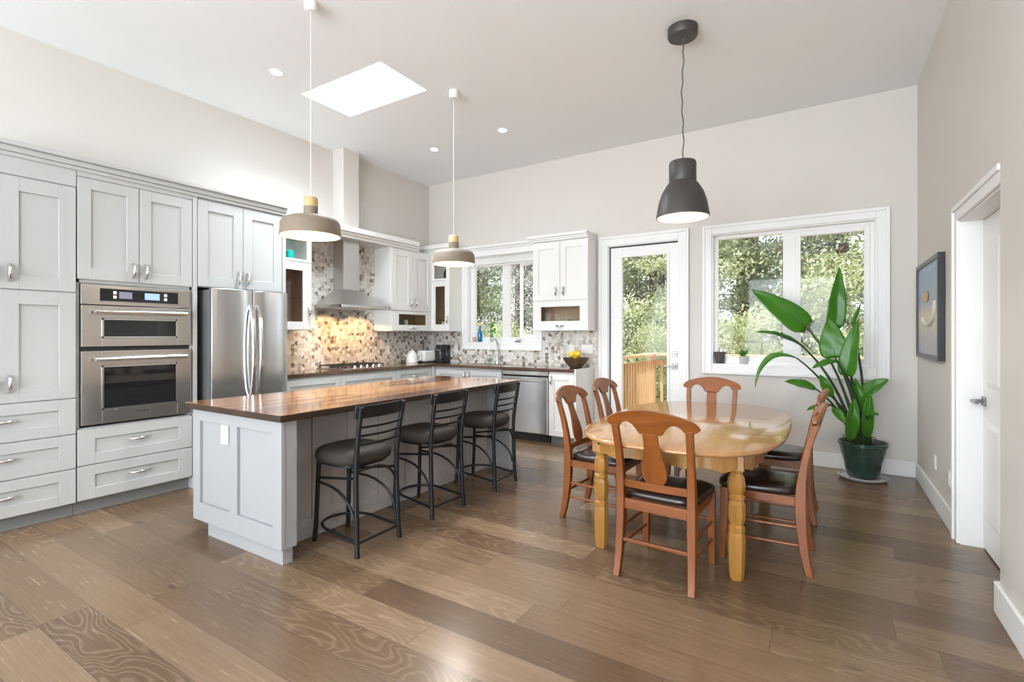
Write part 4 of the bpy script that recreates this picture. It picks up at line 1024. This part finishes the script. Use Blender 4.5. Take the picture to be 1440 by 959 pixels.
# dish soap by the faucet
t = thing('soap_bottle', 'clear soap bottle with pump standing by the sink', 'bottle', (-4.26, 6.14, CT))
MB().lathe([(.032, 0), (.034, .006), (.034, .11), (.016, .135)], (-4.26, 6.14, CT), 16).build('bottle_body', M_JUG, t, smooth=40)
MB().lathe([(.014, .135), (.014, .155), (.005, .157), (.005, .18)], (-4.26, 6.14, CT), 12).tube([(-4.26, 6.14, CT + .18), (-4.26, 6.10, CT + .178)], .006).build('pump', M_WPLASTIC, t)
# kettle, toaster, coffee maker in the corner
def rbox(x0, x1, y0, y1, z0, z1, name, mat, par, bev=.02): return MB().box(x0, x1, y0, y1, z0, z1).build(name, mat, par, bevel=bev, seg=4, smooth=40)
kx, ky = -5.30, 5.60
t = thing('electric_kettle', 'white electric kettle with domed lid on the worktop left of the toaster', 'kettle', (kx, ky, CT))
MB().lathe([(.085, 0), (.09, .01), (.088, .03), (.082, .09), (.07, .14), (.06, .15)], (kx, ky, CT), 24).build('kettle_body', M_WPLASTIC, t, smooth=50)
MB().lathe([(.06, .15), (.05, .175), (.02, .19), (.012, .192), (.012, .205), (.004, .208)], (kx, ky, CT), 20).build('lid', M_WPLASTIC, t, smooth=50)
MB().tube([(kx + .05, ky + .05, CT + .13), (kx + .09, ky + .09, CT + .12), (kx + .095, ky + .095, CT + .06), (kx + .062, ky + .062, CT + .03)], .010, 8).build('handle', M_WPLASTIC, t, smooth=50)
MB().tube([(kx - .05, ky - .05, CT + .10), (kx - .085, ky - .085, CT + .135)], [.016, .010], 8).build('spout', M_WPLASTIC, t, smooth=50)
t = thing('toaster', 'white two-slot toaster on the worktop between kettle and coffee maker', 'toaster', (-5.25, 5.86, CT))
rbox(-5.34, -5.17, 5.74, 6.0, CT + .012, CT + .185, 'toaster_body', M_WPLASTIC, t, .03)
MB().box(-5.33, -5.18, 5.75, 5.99, CT, CT + .014).build('toaster_base', M_BPLASTIC, t)
for x in (-5.285, -5.225): MB().box(x - .012, x + .012, 5.78, 5.96, CT + .1846, CT + .187).build('bread_slot', M_BPLASTIC, t)
MB().box(-5.27, -5.24, 5.725, 5.742, CT + .11, CT + .13).build('lever', M_BPLASTIC, t, bevel=.003)
t = thing('coffee_maker', 'black coffee maker in the corner of the dark worktop', 'coffee maker', (-5.09, 6.06, CT))
rbox(-5.15, -5.03, 5.96, 6.18, CT, CT + .035, 'warming_base', M_BPLASTIC, t, .008)
rbox(-5.15, -5.03, 6.09, 6.18, CT + .03, CT + .24, 'water_tank', M_BPLASTIC, t, .01)
rbox(-5.15, -5.03, 5.97, 6.18, CT + .20, CT + .27, 'brew_head', M_BPLASTIC, t, .012)
MB().lathe([(.04, .036), (.05, .06), (.048, .12), (.036, .16), (.04, .17), (.037, .17), (.033, .158), (.044, .12), (.046, .06), (.04, .04)], (-5.09, 6.02, CT), 20).build('carafe', M_JUG, t, smooth=50)
t = thing('spice_jar', 'brown glass jar standing left of the coffee maker', 'jar', (-5.24, 6.10, CT))
MB().lathe([(.04, 0), (.042, .006), (.042, .13), (.034, .15)], (-5.24, 6.10, CT), 18).build('jar_body', newmat('brown_glass', (.10, .05, .025), .12, coat=.4), t, smooth=40)
MB().lathe([(.036, .15), (.036, .175), (.01, .177)], (-5.24, 6.10, CT), 18).build('lid', M_BPLASTIC, t)
# fruit bowl
bx, by = -2.74, 5.93
t = thing('fruit_bowl', 'dark woven bowl at the right end of the worktop', 'bowl', (bx, by, CT))
prof = [(.07, 0), (.075, .004), (.12, .05), (.165, .115), (.17, .13), (.16, .13), (.112, .055), (.065, .012), (.004, .010)]
MB().lathe(prof, (bx, by, CT), 28).build('bowl_shell', M_BASKET, t, smooth=40)
for i, (dx, dy, dz, lab) in enumerate(((-.04, -.03, .175, 'yellow lemon at the left in the dark fruit bowl'), (.045, -.04, .18, 'yellow lemon in front in the dark fruit bowl'), (.0, .05, .185, 'yellow lemon at the back of the dark fruit bowl'), (.01, -.005, .155, 'yellow lemon on top of the pile in the fruit bowl'))):
    o = MB().sphere((0, 0, 0), .042, (1.2, 1, 1), 14).build('lemon', M_YEL, smooth=60); o.location = (bx + dx, by + dy, CT + dz); o.rotation_euler = (0, .3 * i, i * 1.3)
    setp(o, lab, 'fruit', 'lemons in the fruit bowl')
# items behind cabinet glass
t = thing('teal_glass_set', 'teal glass ornament in the open cubby above the refrigerator side', 'ornament', (-5.25, 3.47, 2.245))
for k, (y, r) in enumerate(((3.42, .05), (3.53, .045))): MB().lathe([(.012, 0), (r * .8, .002), (r, .03), (r, .10), (r * .8, .125), (r * .7, .125), (r * .9, .1), (r * .9, .03), (.01, .01)], (-5.24, y, 2.245), 18).build('teal_glass', M_TEAL, t, smooth=50)
def jarset(cx, cy, z, lab, mats, dx=0, dy=.07, r=.028, h=.1):
    for k, mt in enumerate(mats):
        o = MB().lathe([(r * .9, 0), (r, .005), (r, h), (r * .8, h + .01), (r * .7, h + .01), (r * .9, h - .005), (r * .88, .01), (.004, .008)], (0, 0, 0), 16).build('drinking_glass', mt, smooth=50)
        o.location = (cx + dx * (k - (len(mats) - 1) / 2), cy + dy * (k - (len(mats) - 1) / 2), z); setp(o, lab[k], 'glass')
jarset(-5.28, 5.32, UZ0 + .0185, ['clear tumbler left behind the glass flap right of the hood', 'clear tumbler in the middle behind the glass flap right of the hood', 'cream tumbler right behind the glass flap right of the hood'], [M_JUG, M_JUG, M_STONE], 0, .13, .035, .14)
jarset(-4.99, 6.02, UZ0 + .0185, ['white jar behind the glass door of the corner cabinet', 'dark jar behind the glass door of the corner cabinet'], [M_STONE, M_BPLASTIC], .08, 0, .03, .12)
jarset(-5.30, 3.42, 1.83, ['clear tall glass on the shelf of the cabinet beside the refrigerator', 'pale tall glass on the shelf of the cabinet beside the refrigerator'], [M_JUG, M_STONE], 0, .1, .035, .15)
jarset(-2.99, 6.07, UZ0 + .0185, ['clear glass at the left behind the flap of the cabinet beside the deck door', 'brown glass at the right behind the flap of the cabinet beside the deck door'], [M_JUG, M_CLAY], .22, 0, .035, .12)
o = MB().sphere((0, 0, .10), .085, (.8, .5, 1.15), 14).lathe([(.05, 0), (.03, .02)], (0, 0, 0), 14).build('dark_vase', M_BPLASTIC, smooth=50); o.location = (-4.99, 6.06, 2.225)
setp(o, 'small black vase in the open cubby of the corner cabinet', 'vase')
# outlets and switches
def plate(F, u, z, w_, h, label, gang=1):
    t = thing('wall_outlet', label, 'outlet', F(u, 0, z))
    m = MB(); fbox(m, F, u - w_ / 2, u + w_ / 2, 0, .006, z - h / 2, z + h / 2); p = m.build('cover_plate', M_WPLASTIC, t, bevel=.002)
    for g in range(gang):
        uu = u + (g - (gang - 1) / 2) * .046; m = MB(); fbox(m, F, uu - .016, uu + .016, .006, .009, z - .034, z + .034); m.build('insert', M_TRIM, t)
FBT = fb('B', BY - .0125); FLT = fb('L', WX + .0125); FRT = fb('R', RX - .0005)
plate(FBT, -2.93, 1.19, .075, .12, 'white single outlet on the tiles right of the kitchen window')
plate(FBT, -2.70, 1.20, .165, .12, 'white triple switch plate on the tiles above the fruit bowl', 3)
plate(FLT, 5.30, 1.17, .075, .12, 'white outlet on the mosaic tiles right of the cooktop')
plate(FBT, -4.93, 1.17, .075, .12, 'white outlet on the tiles in the corner beside the coffee maker')
plate(FRT, 5.27, .36, .075, .115, 'white outlet low on the right wall, farther from the door')
plate(FRT, 4.73, .36, .075, .115, 'white outlet low on the right wall beside the door casing')
# picture
def art():
    m = newmat('abstract_painting', rough=.35); q = N(m); x, y, z = q.xyz(q.coord())
    f = q.noise(q.comb(q.math('MULTIPLY', y, 3), z, 0), 3, 5, .6, 1.5)
    g = q.ramp(q.math('ADD', z, q.math('MULTIPLY', f, .35)), [(0, (.34, .33, .40)), (.32, (.42, .40, .42)), (.5, (.62, .55, .42)), (.62, (.30, .36, .44)), (.85, (.22, .34, .50)), (1, (.42, .52, .60))])
    q.color(q.mix(.3, g, q.mix(q.noise(q.coord(), 14, 4), (.1, .1, .15), (.9, .85, .8)), 'OVERLAY')); return m
t = thing('framed_painting', 'framed abstract painting in blue and cream hung on the right wall', 'painting', (RX, 5.41, 1.2))
F = fb('R', RX - .001); Y0, Y1, Z0, Z1 = 4.885, 5.94, 1.195, 2.02
m = MB()
for a, b, c, d in ((Y0, Y0 + .035, Z0, Z1), (Y1 - .035, Y1, Z0, Z1), (Y0 + .035, Y1 - .035, Z0, Z0 + .035), (Y0 + .035, Y1 - .035, Z1 - .035, Z1)): fbox(m, F, a, b, 0, .045, c, d)
m.build('frame', M_FRAME, t, bevel=.002)
o = MB().box(-.03, -.006, -.5, .5, 0, .77).build('canvas', art(), t, world=False); o.location = (0, 0, .022)
MB().sphere((RX - .034, 5.50, 1.72), .05, (.12, 2.6, 1), 12).build('orange_patch', newmat('orange_paint', (.62, .33, .16), .5), t)
m = MB(); pts = [(RX - .033, 5.38 + .30 * math.cos(a), 1.64 + .16 * math.sin(a)) for a in [PI * .95 + PI * .85 * k / 14 for k in range(15)]]; m.tube(pts, .016, 6); m.build('cream_arc', M_STONE, t)

# ------------------------------------------------------------------ outside
struct('ground', MB().box(-40, 40, 8.4, 70, -1.2, -1.0), paint('meadow_ground', (.30, .32, .16), .9, .5, .6))
m = MB()
for k in range(14): m.box(-2.55, 6, BY + TH + .01 + k * .145, BY + TH + .145 + k * .145, -.10, -.06)
struct('trim_8', m, M_DECK)
m = MB().box(-2.55, 6, BY + TH, 8.4, -1.0, -.10); struct('trim_9', m, M_DECK)
t = thing('deck_railing', 'cedar deck railing with square balusters outside the glass door', 'railing', (-2.32, 8.0, -.06))
rx0, ry1, rz = -2.35, 8.0, 1.06
MB().box(rx0 - .07, rx0 + .07, BY + TH + .05, ry1 + .09, rz, rz + .038).box(rx0 + .07, 4.0, ry1 - .07, ry1 + .07, rz, rz + .038).build('cap_rail', M_DECK, t, bevel=.004)
MB().box(rx0 - .02, rx0 + .02, BY + TH + .05, ry1, rz - .16, rz - .07).box(rx0, 4.0, ry1 - .02, ry1 + .02, rz - .16, rz - .07).build('upper_rail', M_DECK, t)
MB().box(rx0 - .02, rx0 + .02, BY + TH + .05, ry1, .03, .10).box(rx0, 4.0, ry1 - .02, ry1 + .02, .03, .10).build('lower_rail', M_DECK, t)
for x, y in ((rx0, ry1), (rx0, BY + TH + .1), (-.3, ry1), (1.8, ry1), (3.95, ry1)): MB().box(x - .045, x + .045, y - .045, y + .045, -.06, rz).build('post', M_DECK, t)
k = 0
yy = BY + TH + .22
while yy < ry1 - .08: MB().box(rx0 - .018 + .03, rx0 + .018 + .03, yy - .018, yy + .018, .02, rz - .07).build('baluster', M_DECK, t); yy += .115
xx = rx0 + .16
while xx < 2.6: MB().box(xx - .018, xx + .018, ry1 - .05, ry1 - .015, .02, rz - .07).build('baluster', M_DECK, t); xx += .115
rng = np.random.default_rng(11)
def foliage_mat(name, a, b, c):
    m = newmat(name, a, .6); q = N(m); f = q.noise(q.coord(), 1.3, 3); g = q.noise(q.coord(), 9, 2)
    q.color(q.mix(g, q.mix(f, a, b), c)); 
    tt = q.t; tl = tt.nodes.new('ShaderNodeBsdfTranslucent'); tl.inputs[0].default_value = (*b, 1); mx = tt.nodes.new('ShaderNodeMixShader'); mx.inputs[0].default_value = .3
    tt.links.new(q.b.outputs[0], mx.inputs[1]); tt.links.new(tl.outputs[0], mx.inputs[2]); tt.links.new(mx.outputs[0], tt.nodes['Material Output'].inputs[0]); return m
FM = [foliage_mat('spruce_needles', (.12, .16, .10), (.25, .30, .18), (.40, .43, .31)), foliage_mat('light_needles', (.22, .27, .12), (.40, .45, .22), (.58, .60, .40)), foliage_mat('grey_twigs', (.22, .22, .19), (.37, .37, .33), (.55, .54, .50))]
M_BARK = wood('tree_bark', (.075, .055, .045), (.15, .11, .09), (.26, .2, .17), 'Z', rough=.9, coat=0)
def tree(x, y, h, r, mat, label, cat='tree', n=5200, z0=-1.0, low=.1, leafsize=.085, grp='trees beyond the deck'):
    t = thing('conifer_tree' if cat == 'tree' else 'shrub', label, cat, (x, y, z0), 0, grp)
    m = MB(); m.tube([(x, y, z0), (x + rng.normal(0, .05), y, z0 + h * .4), (x + rng.normal(0, .1), y, z0 + h * .95)], [.025 * h + .02, .018 * h + .01, .008], 9)
    nb = 34 if cat == 'tree' else 9; tips = []
    for k in range(nb):
        zz = low + (1 - low) * (k + rng.random()) / nb; a = rng.random() * 2 * PI; L = r * (1.05 - .75 * zz) * rng.uniform(.65, 1.1)
        p0 = np.array((x, y, z0 + zz * h)); p1 = p0 + np.array((math.cos(a) * L, math.sin(a) * L, rng.uniform(-.18, .12) * L)); tips.append((p0, p1))
        m.tube([p0, (p0 + p1) / 2 + np.array((0, 0, .05 * L)), p1], [.03, .018, .004], 5)
    m.build('trunk', M_BARK, t, smooth=60)
    ii = rng.integers(0, nb, n); kk = rng.random(n) ** .6; P0 = np.array([q[0] for q in tips]); P1 = np.array([q[1] for q in tips])
    C = P0[ii] + (P1[ii] - P0[ii]) * kk[:, None] + rng.normal(0, 1, (n, 3)) * np.array((.20, .20, .13)) * (r / 1.6)
    d1 = rng.normal(0, 1, (n, 3)); d1 /= np.linalg.norm(d1, axis=1)[:, None]; d2 = np.cross(d1, rng.normal(0, 1, (n, 3))); d2 /= np.linalg.norm(d2, axis=1)[:, None]
    s = leafsize * rng.uniform(.6, 1.5, n)[:, None]
    V = np.stack([C - d1 * s, C + d2 * s * .42, C + d1 * s, C - d2 * s * .42], 1).reshape(-1, 3) - np.array((x, y, z0))
    me = bpy.data.meshes.new('foliage'); me.from_pydata(V.tolist(), [], np.arange(4 * n).reshape(-1, 4).tolist())
    o = bpy.data.objects.new('foliage', me); COL.objects.link(o); me.materials.append(mat); o.parent = t
    return t
spots = [(-9.3, 12.6, 9, 2.3, 0, 'dark spruce at the left seen through the kitchen window'), (-7.2, 11.8, 8, 2.0, 2, 'grey twiggy tree seen through the left kitchen window pane'), (-6.0, 14.5, 11, 2.4, 0, 'tall spruce seen through the open kitchen sash'),
         (-4.9, 11.6, 6.5, 1.9, 1, 'light green tree left of the deck door view'), (-3.6, 12.6, 10, 2.2, 2, 'grey green tree centred in the deck door glass'), (-2.5, 11.4, 8, 1.8, 1, 'pale green tree at the right of the deck door view'),
         (-1.6, 13.4, 11, 2.3, 0, 'dark tree left in the dining window'), (-.55, 11.2, 9, 1.7, 1, 'light needled tree in the left pane of the dining window'), (.25, 13.0, 11, 2.0, 2, 'tall thick-trunked tree behind the dining window mullion'),
         (1.2, 11.3, 9, 1.8, 1, 'pale pine in the right pane of the dining window'), (2.4, 13.5, 11, 2.4, 0, 'dark pine at the right edge of the dining window'), (-11.5, 16, 11, 3.0, 1, 'broad pale tree far left of the kitchen window view')]
for i, (x, y, h, r, mi, lab) in enumerate(spots): tree(x, y, h, r, FM[mi], lab, n=26000, leafsize=.042)
for i, (x, y, lab) in enumerate(((-8.2, 10.4, 'yellow green shrub low in the kitchen window'), (-6.4, 10.2, 'green shrub below the kitchen window right pane'), (-3.1, 9.8, 'leafy shrub beyond the deck railing'), (-1.0, 9.6, 'pale shrub low in the left of the dining window'), (.5, 9.7, 'pale shrub low in the right of the dining window'))):
    tree(x, y, 2.6, 1.5, FM[1], lab, 'shrub', 11000, -1.0, .05, .026, 'shrubs beyond the deck')
for k in range(15):                                     # the forest edge farther off
    x = -24 + k * 2.4 + rng.normal(0, .2); y = 19.5 + (k % 2) * 3.2
    t = tree(x, y, 10 + rng.random() * 3, 2.3, FM[k % 3], 'tree in the distant forest edge behind the nearer trees', n=5000, leafsize=.12, grp='distant forest edge')
